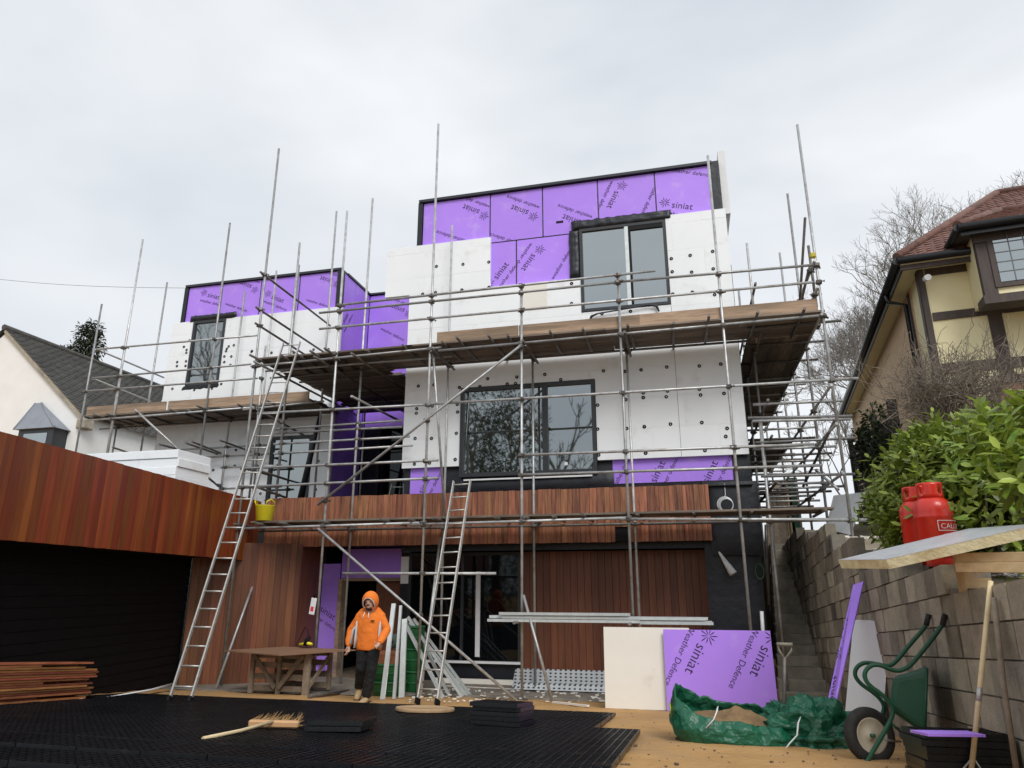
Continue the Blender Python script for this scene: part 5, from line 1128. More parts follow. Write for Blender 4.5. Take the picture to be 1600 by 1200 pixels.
# wheelbarrow stood on its nose
M['barrow'] = mat('barrow', (.006, .06, .030), (.014, .10, .05), .45, scale=5, dirt=(.28, .27, .22), dirt_scale=7, dirt_lo=.68, dirt_hi=.78)
M['rubber'] = mat('rubber', (.012, .012, .012), (.03, .028, .026), .8, scale=15)
M['rim'] = mat('rim', (.42, .36, .27), (.55, .49, .38), .6, scale=6, dirt=(.25, .18, .1), dirt_scale=4)
WBr = thing('wheelbarrow', 'green wheelbarrow stood on its nose against the block wall', 'wheelbarrow', FG(1360, 1186))
zc8 = lambda x, y, Y: FY(1240 + x / 3.53, 860 + y / 3.53, Y)
yb_ = FG(1360, 1186).y
TA = [(835, 355), (825, 400), (795, 450), (700, 570), (640, 640), (590, 665), (540, 660), (480, 632), (435, 630), (400, 655), (388, 695), (415, 745), (490, 795), (545, 860), (550, 900), (520, 970), (460, 1070), (402, 1172)]
TB = [(745, 355), (740, 395), (712, 440), (640, 520), (560, 620), (520, 640), (440, 622), (385, 618), (345, 645), (335, 690), (370, 738), (450, 790), (495, 840), (500, 880), (480, 930)]
def smooth(pts, k=2):
    for _ in range(k): pts = [pts[0]] + [q for a, b in zip(pts, pts[1:]) for q in (a.lerp(b, .25), a.lerp(b, .75))] + [pts[-1]]
    return pts
obj('frame_tube', MB().path(smooth([zc8(x, y, yb_ - .08) for x, y in TA]), .0165, 9), 'barrow', WBr); obj('frame_tube', MB().path(smooth([zc8(x, y, yb_ + .28) for x, y in TB]), .0165, 9), 'barrow', WBr)
for (x, y, Y) in ((835, 355, yb_ - .08), (745, 355, yb_ + .28)): 
    p = zc8(x, y, Y); q = zc8(x - 14, y + 60, Y); obj('grip', MB().tube(p + (p - q) * .05, q, .021, n=9), 'rubber', WBr)
wc = zc8(418, 1020, yb_ + .06); wr = .20
q_ = V((.42, -1, .12)).normalized()
wh = obj('wheel', MB().lathe([(wr * .60, -.028), (wr * .66, -.042), (wr * .84, -.048), (wr * .96, -.034), (wr, -.012), (wr, .012), (wr * .96, .034), (wr * .84, .048), (wr * .66, .042), (wr * .60, .028)], wc, 40, ax=q_), 'rubber', WBr)
obj('rim', MB().lathe([(0, .022), (.03, .024), (.035, .012), (wr * .5, .018), (wr * .58, .034), (wr * .64, .036), (wr * .64, -.036), (wr * .58, -.034), (wr * .5, -.012), (0, -.02)], wc, 32, ax=q_), 'rim', wh); obj('hub', MB().tube(wc - q_ * .06, wc + q_ * .06, .014, n=8), 'barrow', wh)
ya, yc_ = yb_ - .02, yb_ + .34
s_ = [zc8(545, 690, ya), zc8(515, 870, ya), zc8(570, 900, yc_), zc8(580, 700, yc_)]; l_ = [zc8(735, 655, ya - .06), zc8(722, 1015, ya - .06), zc8(700, 1000, yc_ + .22), zc8(720, 640, yc_ + .22)]
mid = [a.lerp(b, .5) + V((0, 0, .0)) for a, b in zip(s_, l_)]
mb = MB(); mb.add(s_ + l_, [(0, 1, 2, 3), (0, 4, 5, 1), (1, 5, 6, 2), (2, 6, 7, 3), (3, 7, 4, 0)])
tr_ = obj('tray', mb, 'barrow', WBr); md = tr_.modifiers.new('b', 'BEVEL'); md.width = .05; md.segments = 3; md2 = tr_.modifiers.new('s', 'SOLIDIFY'); md2.thickness = .01
obj('rim_roll', MB().path([l_[0], l_[1], l_[2], l_[3], l_[0]], .012, 7), 'barrow', WBr)
obj('brace', MB().tube(zc8(500, 1045, yb_ - .08), zc8(590, 1055, yb_ + .2), .008, n=6), 'steel', WBr); obj('brace', MB().tube(zc8(545, 960, yb_ - .08), zc8(590, 1000, yb_), .01, n=6), 'barrow', WBr)
# stack of grid panels with purple offcut, long handled tools
p = FG(1452, 1226); nst = 7
for k in range(nst):
    inst('loose_grid_panel', gpm, (p.x + rd.uniform(-.012, .012), p.y + rd.uniform(-.012, .012), gh(p.y) + .01 + k * .04), (tilt, 0, .02 + rd.uniform(-.03, .03)), None, (1.0, .9, 1), label=nth(k, nst) + ' black grid panel in the stack under the purple offcut by the wall', cat='grid panel', group='stacked grid panels by the wall')
zt2 = gh(p.y) + .01 + nst * .04; q = [FZ(1423, 1149, zt2 + .0), FZ(1512, 1147, zt2), FZ(1542, 1160, zt2), FZ(1452, 1162, zt2)]
pc = obj('sheathing_offcut', MB().hexa([V((v.x, v.y, zt2 + .004 - .09 * (v.y - p.y))) for v in q] + [V((v.x, v.y, zt2 + .018 - .09 * (v.y - p.y))) for v in q]), 'purple', None, 'small purple offcut lying on the stack of black grid panels', 'board')
tb, tt = FG(1515, 1232), FY(1548, 908, FG(1515, 1232).y + .12); RK = thing('rake', 'long rake with a pale wooden handle leaning on the block wall', 'rake', tb)
obj('handle', MB().path([tt, tt.lerp(tb, .5), tt.lerp(tb, .93)], .0155, 10), 'broom_wood', RK); m_ = tt.lerp(tb, .60); obj('band', MB().tube(m_, tt.lerp(tb, .535), .0165, n=10), 'alu', RK)
dn = (tb - tt).normalized(); h_ = tt.lerp(tb, .90)
for s in (-1, 1): obj('stay', MB().path([tt.lerp(tb, .86), h_ + V((s * .05, 0, -.02)), tb + V((s * .1, 0, .02))], .006, 6), 'alu', RK)
obj('rake_head', MB().box((-.2, -.015, 0), (.2, .015, .03), frame_mtx(tb, (1, 0, 0), (0, 1, 0), (0, 0, 1))), 'alu', RK)
tb, tt = W3(1590, 1215, .12), W3(1553, 934, .03); obj('pole', MB().path([tt, tt.lerp(tb, .5) + V((-.01, 0, 0)), tb], .017, 8), 'greywood', None, 'weathered brown wooden pole leaning on the wall right of the rake', 'pole')
# insulation board, timbers, gas bottles on the wall
M['foil'] = mat('foil', (.55, .57, .60), (.74, .75, .77), .35, metal=.5, scale=4, bump=.25, bscale=30); M['pir'] = mat('pir', (.78, .70, .42), (.84, .77, .52), .85, scale=12, bump=.4, bscale=40, dirt=(.48, .32, .14), dirt_scale=4, dirt_lo=.5, dirt_hi=.75)
A_, B_, C2 = FY(1391, 889, 5.6), FY(1640, 834, 5.1), FY(1315, 888, 6.3); D2 = B_ + (C2 - A_); nn = (B_ - A_).cross(C2 - A_).normalized()
nn = nn if nn.z > 0 else -nn
th = nn * .066
ib = obj('insulation_sheet', MB().hexa([A_, B_, D2, C2, A_ + th, B_ + th, D2 + th, C2 + th]), 'pir', None, 'foil-faced yellow insulation sheet lying tilted across the top of the wall', 'insulation')
e_ = nn * .004; obj('foil_face', MB().hexa([A_ + th + e_ * .2, B_ + th + e_ * .2, D2 + th + e_ * .2, C2 + th + e_ * .2, A_ + th + e_, B_ + th + e_, D2 + th + e_, C2 + th + e_]), 'foil', ib)
M['timber_new'] = mat('timber_new', (.48, .33, .17), (.60, .44, .25), .8, scale=6, stretch=(.4, 3, 3), bump=.2, rnd=.1)
for k, (y0, y1) in enumerate(((872, 866), (887, 884))):
    p, q = FY(1492, y0, 5.5), FY(1680, y1 + 4, 5.0); d = (q - p); L = d.length; d = d / L; u = V((0, 0, 1)); y_ = u.cross(d).normalized(); obj('timber_batten', MB().box((0, 0, -.03), (L, .1, .035), frame_mtx(p, d, y_, d.cross(y_)), .004), 'timber_new', None, ('upper' if k == 0 else 'lower') + ' sawn timber batten under the foil-faced sheet at the right edge', 'timber', 'battens under the insulation sheet')
M['gasred'] = mat('gasred', (.62, .022, .010), (.72, .034, .016), .32, scale=3, coat=.3, dirt=(.40, .03, .02), dirt_scale=5, dirt_lo=.6, dirt_hi=.8); M['white_ink'] = mat('white_ink', (.8, .8, .8), rough=.6)
def gas(px, py, Y, label, front):
    p = FY(px, py, Y); zb_ = p.z; c = V((p.x, Y, zb_)); r = .158; G = thing('gas_bottle', label, 'gas bottle', c, 'red gas bottles on the wall')
    pr = [(0, .06), (r * .6, .06), (r * .9, .08), (r, .13), (r, .41), (r * 1.012, .415), (r * 1.012, .43), (r, .435), (r, .47), (r * .97, .51), (r * .86, .555), (r * .68, .585), (r * .5, .60), (0, .605)]
    obj('body', MB().lathe(pr, c, 40), 'gasred', G); obj('foot_ring', MB().lathe([(r * .72, .08), (r * .74, 0), (r * .68, 0), (r * .66, .08)], c, 32), 'gasred', G)
    mb = MB(); n, hs = 48, [.59, .625, .665, .705, .725]           # guard collar with hand holes
    for j, z in enumerate(hs):
        for i in range(n): t = 2 * math.pi * i / n; mb.v.append(tuple(c + V((r * .66 * math.cos(t), r * .66 * math.sin(t), z))))
    for j in range(len(hs) - 1):
        for i in range(n):
            if j in (1, 2) and (i % 12) in (3, 4, 5): continue
            mb.f.append((j * n + i, j * n + (i + 1) % n, (j + 1) * n + (i + 1) % n, (j + 1) * n + i)); mb.sm.append(True)
    o = obj('collar', mb, 'gasred', G); md = o.modifiers.new('s', 'SOLIDIFY'); md.thickness = .006
    obj('valve', MB().path([c + V((0, 0, .6)), c + V((0, 0, .68))], .02, 8), mat('brass', (.4, .28, .1), rough=.35, metal=.8), G)
    if front:
        def wrap(vs, a0, z0): return [tuple(c + V((math.sin(a0 + v[0] / r) * (r + .0025), -math.cos(a0 + v[0] / r) * (r + .0025), z0 + v[1]))) for v in vs]
        a0 = R(12); tv, tf = text_mesh2d('CALOR', .062); mb = MB().add(wrap([(v[0] - .04, v[1]) for v in tv], a0, .315), tf); obj('lettering', mb, 'white_ink', G)
        tv, tf = text_mesh2d('gas', .05); mb = MB().add(wrap([(v[0] + .165, v[1]) for v in tv], a0, .32), tf); obj('lettering', mb, 'white_ink', G)
        tv, tf = text_mesh2d('19kg Propane', .038); mb = MB().add(wrap([(v[0] - .03, v[1]) for v in tv], a0, .245), tf); obj('lettering', mb, 'white_ink', G)
        mb = MB(); K = 24
        for (u0, u1, v0, v1) in ((-.06, .25, .380, .386), (-.06, .25, .295, .301), (-.06, -.054, .301, .380), (.155, .159, .301, .380)):
            o_ = len(mb.v)
            for i in range(K + 1):
                u = u0 + (u1 - u0) * i / K
                for v in (v0, v1): mb.v.append(wrap([(u, v)], a0, 0)[0])
            for i in range(K): mb.f.append((o_ + 2 * i, o_ + 2 * i + 2, o_ + 2 * i + 3, o_ + 2 * i + 1)); mb.sm.append(False)
        obj('label_border', mb, 'white_ink', G)
gas(1472, 885, 7.0, 'front red gas bottle with white lettering standing behind the tilted insulation sheet', True)
gas(1447, 883, 7.45, 'rear red gas bottle half hidden behind the lettered one', False)
p = FX(1530, 903, wx(5.5) + .05); obj('paint_pot', MB().lathe([(0, 0), (.05, 0), (.058, .07), (.05, .085), (0, .085)], p + V((.02, 0, .0)), 18), 'white', None, 'small white plastic pot on the wall under the timbers', 'pot')
mb = MB(); rd = random.Random(5); pts = []
for k in range(46): pts.append(p + V((.14 + .12 * math.sin(k * .9) + k * .003, rd.uniform(-.06, .06), .03 + .03 * math.sin(k * 1.7) + rd.uniform(0, .02))))
obj('cable_tangle', MB().path(pts, .006, 5), mat('wire', (.05, .05, .05), (.6, .6, .6), .5, scale=25), None, 'tangle of black and white cable next to the white pot', 'cable')
obj('block_offcut', MB().box((wx(5.9) + .0, 5.72, 1.70), (wx(5.9) + .18, 5.86, 1.98), None, .01), 'timber_new', None, 'short upright timber block propping the insulation sheet', 'timber')
# ---- garage roof: stack of foam boards
c = FZ(271, 753, zg1 - .02); zz = zg1 - .05; c2 = V((c.x, c.y, 0)); hgt = FY(275, 702, c.y).z - zz
for k in range(4):
    h0 = zz + hgt * k / 4; dx = rd.uniform(-.02, .02); xl2 = FY(122, 705, c.y).x
    box('foam_board', (xl2 + dx, c.y + rd.uniform(-.01, .01), h0 + .002), (c.x + .03 + dx, c.y + .85, h0 + hgt / 4 - .002), M['eps'], None, .006, label=nth(k, 4) + ' white foam board in the stack on the garage roof', cat='foam board', group='foam boards stacked on the garage roof')
# ---- hanging and leaning bits
p = FY(1132, 756, 13.1); q = FY(1133, 788, 12.98); CC = thing('cable_coil', 'coil of white cable hanging on the black membrane above the platform', 'cable', q)
obj('drop', MB().path([p, p.lerp(q, .5) + V((.01, 0, 0)), q + V((0, 0, .12))], .006, 6), 'white', CC)
for k in range(4):
    r_ = .135 - k * .008; obj('loop', MB().path([q + V((r_ * math.sin(t * math.pi / 10) + .008 * k, -.012 * k, r_ * math.cos(t * math.pi / 10) - .006 * k)) for t in range(21)], .006, 6, caps=False), 'white', CC)
q = FY(1187, 893, 13.1); obj('hose_loop', MB().path([q + V((.07 * math.sin(t * math.pi / 8), 0, .13 * math.cos(t * math.pi / 8))) for t in range(17)], .01, 6, caps=False), mat('hose', (.03, .10, .04), rough=.5), None, 'loop of thin green hose hanging at the house corner', 'hose')
obj('pipe', MB().tube(FY(1190, 955, 12.7), FY(1192, 1000, 12.7) - V((0, 0, .3)), .03, n=10), 'white', None, 'white plastic pipe standing at the foot of the steps', 'pipe')
obj('waste_pipe', MB().path([FY(1197, 820, 13.2), FY(1197, 850, 13.2), FY(1202, 945, 13.2)], .03, 9), 'steel_dark', None, 'dark pipe running down the house corner beside the steps', 'pipe')
rd = random.Random(9)
for k in range(5):
    p = FY(1204 + k * 7.5, 882, 17.4); t = FY(1203 + k * 5.5, 806 - 6 * (k % 2), 18.1); obj('leaning_plank', MB().box((-.05, -.015, 0), (.05, .015, (t - p).length), frame_mtx(V((p.x, 17.4, 2.74)), (1, 0, 0), (t - p).normalized().cross(V((1, 0, 0))), (t - p).normalized())), 'greywood', None, 'grey weathered plank leaning at the top of the steps', 'plank', 'planks at the top of the steps')
for k, (px, m_) in enumerate(((1218, 'timber_new'), (1228, 'timber_new'), (1240, 'barrow'))):
    p = FY(px, 770, 20.5); box('fence_panel', (p.x - .13, 20.5, 2.6), (p.x + .13, 20.54, FY(px, 752, 20.5).z + .05 * k), M[m_], None, label=['left pale timber fence board far up the steps', 'right pale timber fence board far up the steps', 'green sheet standing far up the steps'][k], cat='fence')
a, b, c, d = FY(1290, 826, 13.6), FY(1328, 836, 12.6), FY(1352, 770, 13.0), FY(1302, 775, 14.2); t_ = V((.03, .05, .02)); obj('white_panel', MB().hexa([a, b, b + t_, a + t_, d, c, c + t_, d + t_]), 'eps_edge', None, 'white panel lying tilted on the bank beside the right scaffold pole', 'panel')
# membrane roll leaning at the left block
obj('membrane_roll', MB().path([FY(500, 648, 14.3), FY(488, 700, 14.3), V((FY(468, 785, 14.3).x, 14.3, zroof))], [.035, .06, .085], 9), 'membrane', None, 'rolled black membrane leaning beside the lower left window', 'membrane roll')
# scaffold tag
p = FY(489, 946, YO - .05); TG = thing('scaffold_tag', 'white and red inspection tag hanging on a scaffold pole by the workbench', 'tag', p)
obj('holder', MB().box((-.055, -.01, -.16), (.055, .01, .13), frame_mtx(p, V((1, 0, -.12)).normalized(), (0, 1, 0), V((.12, 0, 1)).normalized()), .01), 'white', TG); obj('red_mark', MB().box((-.03, -.013, -.1), (.03, -.0101, -.02), frame_mtx(p, V((1, 0, -.12)).normalized(), (0, 1, 0), V((.12, 0, 1)).normalized())), mat('tagred', (.7, .05, .06), rough=.5), TG); obj('hook', MB().path([p + V((.01, 0, .13)), p + V((.03, 0, .19)), p + V((.08, 0, .2))], .015, 6), 'black', TG)
# drums, buckets, rolls behind the studs
M['green_drum'] = mat('green_drum', (.012, .11, .035), (.02, .15, .05), .42, scale=4, rnd=.25)
def bucket(c, r, h, label, m='green_drum', name='bucket', group='green tubs behind the studs'):
    T = thing(name, label, 'bucket', c, group); obj('body', MB().lathe([(0, 0), (r * .86, 0), (r * .9, .01), (r, h * .86), (r, h * .9), (r * 1.06, h * .905), (r * 1.06, h * .97), (r * .98, h), (0, h)], c, 28), m, T); obj('band', MB().lathe([(r * .93, h * .45), (r * 1.0, h * .455), (r * 1.0, h * .5), (r * .95, h * .505)], c, 28), m, T); return T
p = FG(637, 1086); p.y += .25
for k in range(3): bucket(V((p.x, p.y, k * .37)), .17, .37, ['bottom', 'middle', 'top'][k] + ' green bucket of the stack behind the pale studs')
p = FG(597, 1089); p.y += .3
for k in range(2): bucket(V((p.x - .02, p.y, k * .27)), .29 - .02 * k, .27, ['lower', 'upper'][k] + ' wide green tub of the pair behind the walking man')
for k in range(4): box('brick_slip_pack', (p.x - .22, p.y - .2, .545 + k * .045), (p.x + .2, p.y + .15, .585 + k * .045), M['tile_hung'], None, label='thin red-brown slab stacked on the wide green tubs', cat='slab', group='slabs on the green tubs')
for k, (px, py) in enumerate(((612, 1003), (640, 1004))):
    c = FY(px, py, 12.45); obj('fabric_roll', MB().lathe([(.03, 0), (.12, 0), (.12, .5), (.03, .5)], c, 18, ax=(.15, 1, .1)), mat('roll%d' % k, (.06, .085, .07), rough=.8), None, ['left grey-green fabric roll above the wide green tubs', 'right grey-green fabric roll above the green bucket stack'][k], 'roll')
# loose battens and chips by the scaffold feet
for k, (a, b) in enumerate((((864, 1097), (919, 1103)), ((905, 1083), (945, 1088)), ((690, 1072), (815, 1078)))):
    p, q = FG(*a, .02), FG(*b, .02); d = (q - p).normalized(); obj('batten', MB().box((0, -.025, -.012), ((q - p).length, .025, .012), frame_mtx(p, d, V((0, 0, 1)).cross(d), V((0, 0, 1)))), 'board_cream' if k != 1 else 'greywood', None, ['pale batten on the sand left of the cream board', 'grey batten beside the low metal tray', 'long pale batten along the foot of the glass door'][k], 'batten')
mb = MB(); rd = random.Random(14)
for k in range(150):
    px = rd.uniform(640, 945); p = FG(px, rd.uniform(1076, 1100)); s_ = rd.uniform(.008, .035); mb.box((-s_, -s_ * .7, 0), (s_, s_ * .7, s_ * .5), frame_mtx(p + V((0, 0, .025)), (math.cos(k), math.sin(k), 0), (-math.sin(k), math.cos(k), 0), (0, 0, 1)))
obj('rubble_chips', mb, 'board_cream', None, 'scatter of pale chips on the ground under the scaffold', 'rubble', kind='stuff')
mb = MB()
for k in range(170):
    px, py = rd.uniform(960, 1420), rd.uniform(1112, 1215); p = FG(px, py); s_ = rd.choice((.004, .006, .006, .012)) * rd.uniform(.7, 1.4); t = rd.uniform(0, 3.1); mb.box((-s_, -s_ * .6, -s_ * .3), (s_, s_ * .6, s_ * .6), frame_mtx(p, (math.cos(t), math.sin(t), 0), (-math.sin(t), math.cos(t), 0), (0, 0, 1)))
obj('sand_clods', mb, 'dirt', None, 'small dark clods and grit strewn over the sand', 'grit', kind='stuff')
mb = MB()
for k in range(500):
    x, y = wx(12) + rd.uniform(.2, 1.3), rd.uniform(9.2, 13); s_ = rd.uniform(.015, .05); t = rd.uniform(0, 3.1); mb.box((-s_, -s_ * .7, 0), (s_, s_ * .7, s_ * .8), frame_mtx((x, y, bz(x, y)), (math.cos(t), math.sin(t), 0), (-math.sin(t), math.cos(t), .2), (0, -.2, 1)))
obj('stones', mb, 'board_cream', None, 'pale stones strewn over the top of the bank', 'stones', kind='stuff')
p = FG(1262, 1090); box('brick_offcut', (p.x - .14, p.y + .9, .16), (p.x + .16, p.y + 1.0, .20), M['tile_hung'], None, label='reddish timber offcut lying on the lowest steps', cat='offcut')
# overhead wire
a, b = FY(-60, 430, 15.5), FY(290, 450, YPL + .3); pts = [a.lerp(b, t / 8) - V((0, 0, .12 * math.sin(t / 8 * math.pi))) for t in range(9)]; obj('overhead_wire', MB().path(pts, .006, 5), 'steel_dark', None, 'thin overhead wire running from the left to the roof corner', 'wire')
# ================================================================ WORKER
def loft(mb, secs, n=20):
    """secs: (center, rx, ry, tilt direction) rings stacked along a path"""
    vs = []; k = len(secs)
    for i, (c, rx, ry) in enumerate(secs):
        c = V(c); d = (V(secs[min(i + 1, k - 1)][0]) - V(secs[max(i - 1, 0)][0])).normalized()
        x = V((1, 0, 0)); x = (x - d * x.dot(d)).normalized(); y = d.cross(x)
        for j in range(n): t = 2 * math.pi * j / n; vs.append(c + x * (rx * math.cos(t)) + y * (ry * math.sin(t)))
    fs = [(i * n + j, i * n + (j + 1) % n, (i + 1) * n + (j + 1) % n, (i + 1) * n + j) for i in range(k - 1) for j in range(n)]
    fs += [tuple(range(n))[::-1], tuple((k - 1) * n + j for j in range(n))]
    mb.add(vs, fs, True); return mb
def ball(mb, c, rx, ry, rz, n=16, m=10):
    vs = []; fs = []
    for i in range(m + 1):
        a = math.pi * i / m
        for j in range(n): t = 2 * math.pi * j / n; vs.append((c[0] + rx * math.sin(a) * math.cos(t), c[1] + ry * math.sin(a) * math.sin(t), c[2] - rz * math.cos(a)))
    for i in range(m):
        for j in range(n): fs.append((i * n + j, i * n + (j + 1) % n, (i + 1) * n + (j + 1) % n, (i + 1) * n + j))
    mb.add(vs, fs, True)
def fused(o, vox, sm=6):
    md = o.modifiers.new('fuse', 'REMESH'); md.mode = 'VOXEL'; md.voxel_size = vox; md.use_smooth_shade = True
    m2 = o.modifiers.new('smooth', 'SMOOTH'); m2.iterations = sm; m2.factor = .5
M['skin'] = mat('skin', (.50, .29, .20), (.56, .34, .25), .55, scale=9); M['beard'] = mat('beard', (.04, .025, .018), rough=.9)
M['orange'] = mat('orange', (.80, .185, .018), (.86, .225, .03), .9, scale=5, bump=.7, bscale=9); M['greyfab'] = mat('greyfab', (.50, .50, .50), (.58, .58, .58), .85, scale=9)
M['trouser'] = mat('trouser', (.003, .003, .004), (.007, .007, .008), .9, scale=7, bump=.3, bscale=12); M['boot'] = mat('boot', (.36, .25, .12), (.52, .39, .22), .75, scale=14, dirt=(.2, .15, .09), dirt_scale=9)
def worker():
    g = FG(571, 1096); hgt = (FY(580, 925, g.y).z - gh(g.y)) / 1.745; base = V((g.x + .0, g.y, gh(g.y)))
    # pose joints, metres, facing the camera (-Y), turned slightly to picture left
    Lk, Rk = V((-.09, -.03, .51)), V((.10, -.10, .50))
    La, Ra = V((-.17, .16, .19)), V((.055, -.12, .10))
    wl, wr_ = V((-.30, -.06, .86)), V((.235, -.20, .93)); el, er = V((-.305, .03, 1.12)), V((.285, .0, 1.13)); shl, shr = V((-.165, .02, 1.33)), V((.165, .02, 1.33))
    hc = V((.02, -.095, 1.57))
    body = MB()
    loft(body, [((0, .02, .86), .15, .10), ((0, .02, 1.0), .145, .10), ((0, .01, 1.2), .15, .10), ((0, .01, 1.36), .15, .09), ((0, .01, 1.42), .08, .07), ((.005, -.01, 1.5), .058, .06), ((.01, -.05, 1.55), .06, .065)])
    ball(body, hc, .076, .094, .115); ball(body, hc + V((0, -.012, -.05)), .062, .075, .07)
    ball(body, hc + V((0, -.098, -.012)), .014, .022, .024, 10, 8); ball(body, hc + V((0, -.086, .028)), .055, .016, .012, 12, 8); ball(body, hc + V((0, -.082, -.058)), .026, .014, .010, 10, 8); ball(body, hc + V((0, -.074, -.092)), .028, .02, .018, 10, 8)
    for s in (-1, 1): ball(body, hc + V((s * .078, .01, -.005)), .012, .02, .03, 8, 6)
    for (s, e, w_) in ((shl, el, wl), (shr, er, wr_)): loft(body, [(s, .05, .05), (s.lerp(e, .5), .046, .046), (e, .038, .038), (e.lerp(w_, .5), .036, .036), (w_, .026, .03)], 12)
    for (k, a, s) in ((Lk, La, -1), (Rk, Ra, 1)): loft(body, [((s * .085, .02, .92), .08, .085), (V((s * .085, .02, .92)).lerp(k, .5), .072, .075), (k, .052, .056), (k.lerp(a, .4), .05, .055), (a, .034, .04)], 14)
    for (w_, s, curl) in ((wl, -1, .5), (wr_, 1, 1.1)):                # hands with five fingers
        hd = V((0, -.35, -1)).normalized() if s < 0 else V((-.35, -.75, -.55)).normalized(); side = V((0, -1, .2)).normalized() if s < 0 else V((-.3, .1, 1)).normalized(); side = (side - hd * side.dot(hd)).normalized(); pn_ = hd.cross(side) * s
        pc = w_ + hd * .055; loft(body, [(w_, .026, .022), (w_ + hd * .03, .036, .02), (w_ + hd * .075, .04, .018), (w_ + hd * .095, .036, .015)], 12)
        for f, (off, ln) in enumerate(((.030, .072), (.010, .08), (-.010, .076), (-.029, .06))):
            r0 = w_ + hd * .085 + side * off; b1 = r0 + (hd - pn_ * .25 * curl).normalized() * ln * .42; b2 = b1 + (hd * .6 - pn_ * .8 * curl).normalized() * ln * .33; b3 = b2 + (hd * .1 - pn_ * curl).normalized() * ln * .28
            body.path([r0, b1, b2, b3], [.0098, .0092, .0085, .0068], 8)
        r0 = w_ + hd * .025 + side * .03; body.path([r0, r0 + (side * .8 + hd * .6).normalized() * .035, r0 + (side * .45 + hd * .9 - pn_ * .3).normalized() * .068], [.0125, .011, .008], 8)
    P_ = obj('person', body, 'skin', None, 'person in an orange hooded top and black trousers walking with head down past the studs', 'person'); fused(P_, .0075, 3)
    # eyes and beard
    for s in (-1, 1):
        e = MB(); ball(e, hc + V((s * .03, -.086, .008)), .011, .008, .006, 8, 6); obj('eye', e, 'beard', P_)
    bd_ = MB(); ball(bd_, hc + V((0, -.026, -.092)), .058, .068, .034); obj('beard', bd_, 'beard', P_); bd_ = MB(); ball(bd_, hc + V((0, -.093, -.038)), .030, .012, .008, 12, 6); obj('beard', bd_, 'beard', P_)
    # hooded top
    h = MB(); loft(h, [((0, .02, .80), .195, .135), ((0, .02, .84), .205, .145), ((0, .015, .95), .20, .145), ((0, .01, 1.1), .20, .145), ((0, .01, 1.25), .205, .14), ((0, .015, 1.34), .195, .125), ((0, .02, 1.42), .145, .105), ((.0, .02, 1.48), .09, .09)])
    for (s, e, w_) in ((shl, el, wl), (shr, er, wr_)): loft(h, [(s + V((0, 0, .0)), .075, .08), (s.lerp(e, .35), .076, .08), (s.lerp(e, .75), .068, .073), (e, .064, .07), (e.lerp(w_, .45), .064, .066), (e.lerp(w_, .8), .058, .058), (e.lerp(w_, .92), .048, .05), (w_, .044, .045)], 16)
    for s in (shl, shr): loft(h, [(V((s.x * .1, .02, 1.46)), .085, .085), (V((s.x * .6, .02, 1.40)), .09, .085), (s + V((s.x * .15, 0, -.01)), .078, .08)], 14)
    ball(h, V((0, .05, 1.47)), .12, .10, .06)
    hoodie = obj('hooded_top', h, 'orange', P_, label='orange hooded top'); fused(hoodie, .012, 6)
    t_ = hoodie.modifiers.new('folds', 'DISPLACE'); tx_ = bpy.data.textures.new('folds', 'CLOUDS'); tx_.noise_scale = .11; t_.texture = tx_; t_.strength = .02; t_.mid_level = .5
    hm = MB(); n, m_ = 36, 22; cc = hc + V((0, .014, .024))
    for i in range(m_ + 1):
        a = math.pi * i / m_ * .86
        for j in range(n):
            t = 2 * math.pi * j / n; d = V((math.sin(a) * math.cos(t), math.sin(a) * math.sin(t), math.cos(a))); pk = 1 + .10 * max(0, d.z) * max(0, d.y + .3)
            hm.v.append(tuple(cc + V((d.x * .122 * pk, d.y * .135 * pk - .015 * max(0, d.z), d.z * .158 * pk)) + V((0, .02, 0)) * max(0, -d.z)))
    for i in range(m_):
        for j in range(n):
            vs = [hm.v[k] for k in (i * n + j, i * n + (j + 1) % n, (i + 1) * n + (j + 1) % n, (i + 1) * n + j)]; m0 = sum((V(v) for v in vs), V()) / 4 - cc
            if m0.y < -.05 and (m0.x / .090) ** 2 + ((m0.z + .062) / .112) ** 2 < 1: continue
            hm.f.append((i * n + j, i * n + (j + 1) % n, (i + 1) * n + (j + 1) % n, (i + 1) * n + j)); hm.sm.append(True)
    ho = obj('hood', hm, 'orange', P_); md = ho.modifiers.new('s', 'SOLIDIFY'); md.thickness = .014; md.offset = 0
    rim = []
    for k in range(25):
        t = 2 * math.pi * k / 24; x, z = .092 * math.sin(t), .114 * math.cos(t) - .062; yy = -math.sqrt(max(.0005, 1 - (x / .122) ** 2 - (z / .158) ** 2)) * .135; rim.append(cc + V((x, yy - .004, z)))
    obj('hood_lining', MB().path(rim, .009, 7, caps=False), 'greyfab', P_)
    for s in (-1, 1):
        obj('drawstring', MB().path([hc + V((s * .03, -.125, -.15)), hc + V((s * .04, -.165, -.2)), hc + V((s * .045, -.165, -.26))], .006, 5), 'white', P_)
        sp = MB(); loft(sp, [((s * .192, -.03, .84), .022, .10), ((s * .188, -.03, 1.0), .022, .088), ((s * .186, -.03, 1.15), .022, .07), ((s * .19, -.03, 1.27), .016, .04)], 12); obj('side_panel', sp, 'greyfab', P_)
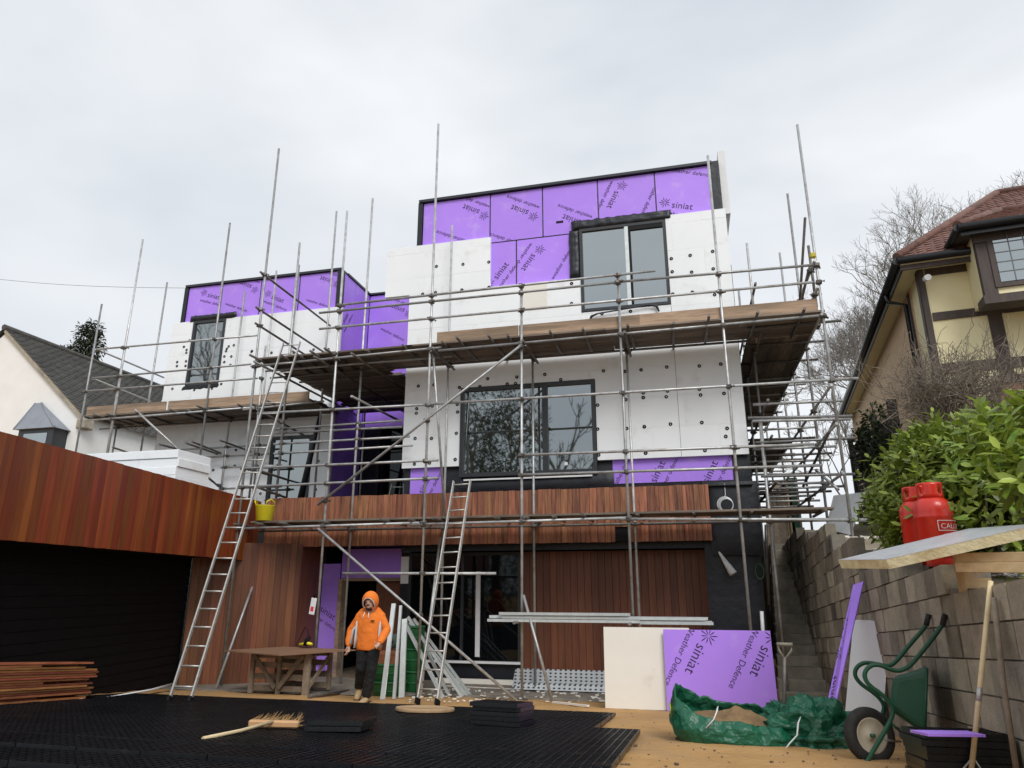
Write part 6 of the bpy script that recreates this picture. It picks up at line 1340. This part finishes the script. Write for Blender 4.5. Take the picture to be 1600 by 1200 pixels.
    e1, w1_ = el, wl; ap_ = MB(); loft(ap_, [(shl.lerp(e1, .55) + V((.062, -.045, 0)), .02, .03), (e1 + V((.052, -.045, 0)), .022, .035), (e1.lerp(w1_, .85) + V((.04, -.035, 0)), .018, .03)], 10); obj('side_panel', ap_, 'greyfab', P_)
    obj('chest_badge', MB().box((.06, -.142, 1.27), (.12, -.134, 1.288)), 'black', P_)
    # trousers
    tr = MB(); loft(tr, [((0, .02, .80), .165, .12), ((0, .02, .88), .17, .125), ((0, .02, .95), .165, .12)])
    for (k, a, s) in ((Lk, La, -1), (Rk, Ra, 1)):
        hp = V((s * .085, .02, .88)); loft(tr, [(hp, .10, .11), (hp.lerp(k, .5), .096, .1), (k + V((0, -.01, 0)), .078, .084), (k.lerp(a, .5), .075, .082), (a + V((0, 0, .03)), .068, .075), (a + V((0, .0, -.02)), .064, .07)], 18)
    to = obj('trousers', tr, 'trouser', P_, label='black work trousers'); fused(to, .012, 5); m3 = to.modifiers.new('f', 'DISPLACE'); tx2 = bpy.data.textures.new('f2', 'CLOUDS'); tx2.noise_scale = .07; m3.texture = tx2; m3.strength = .03
    for (a, pitch_, yaw_) in ((La, R(38), .1), (Ra, R(2), -.15)):
        b = MB(); mt = Matrix.Translation(a) @ Matrix.Rotation(yaw_, 4, 'Z') @ Matrix.Rotation(pitch_, 4, 'X')
        tmp = MB(); loft(tmp, [((0, .065, -.06), .036, .03), ((0, .04, -.045), .045, .052), ((0, -.02, -.05), .046, .05), ((0, -.09, -.06), .05, .042), ((0, -.155, -.066), .048, .034), ((0, -.195, -.072), .03, .024)], 14); loft(tmp, [((0, .015, -.06), .044, .05), ((0, .012, .0), .05, .055), ((0, .012, .06), .056, .06)], 14)
        b.add([mt @ V(v) for v in tmp.v], tmp.f, True); bo = obj('boot', b, 'boot', P_); fused(bo, .009, 3)
        so_ = MB().box((-.05, -.20, -.108), (.05, .085, -.088), mt, .008); obj('sole', so_, 'rubber', bo)
    P_.location = base; P_.scale = (hgt * 1.1, hgt * 1.08, hgt); P_.rotation_euler = (0, 0, R(6))
worker()
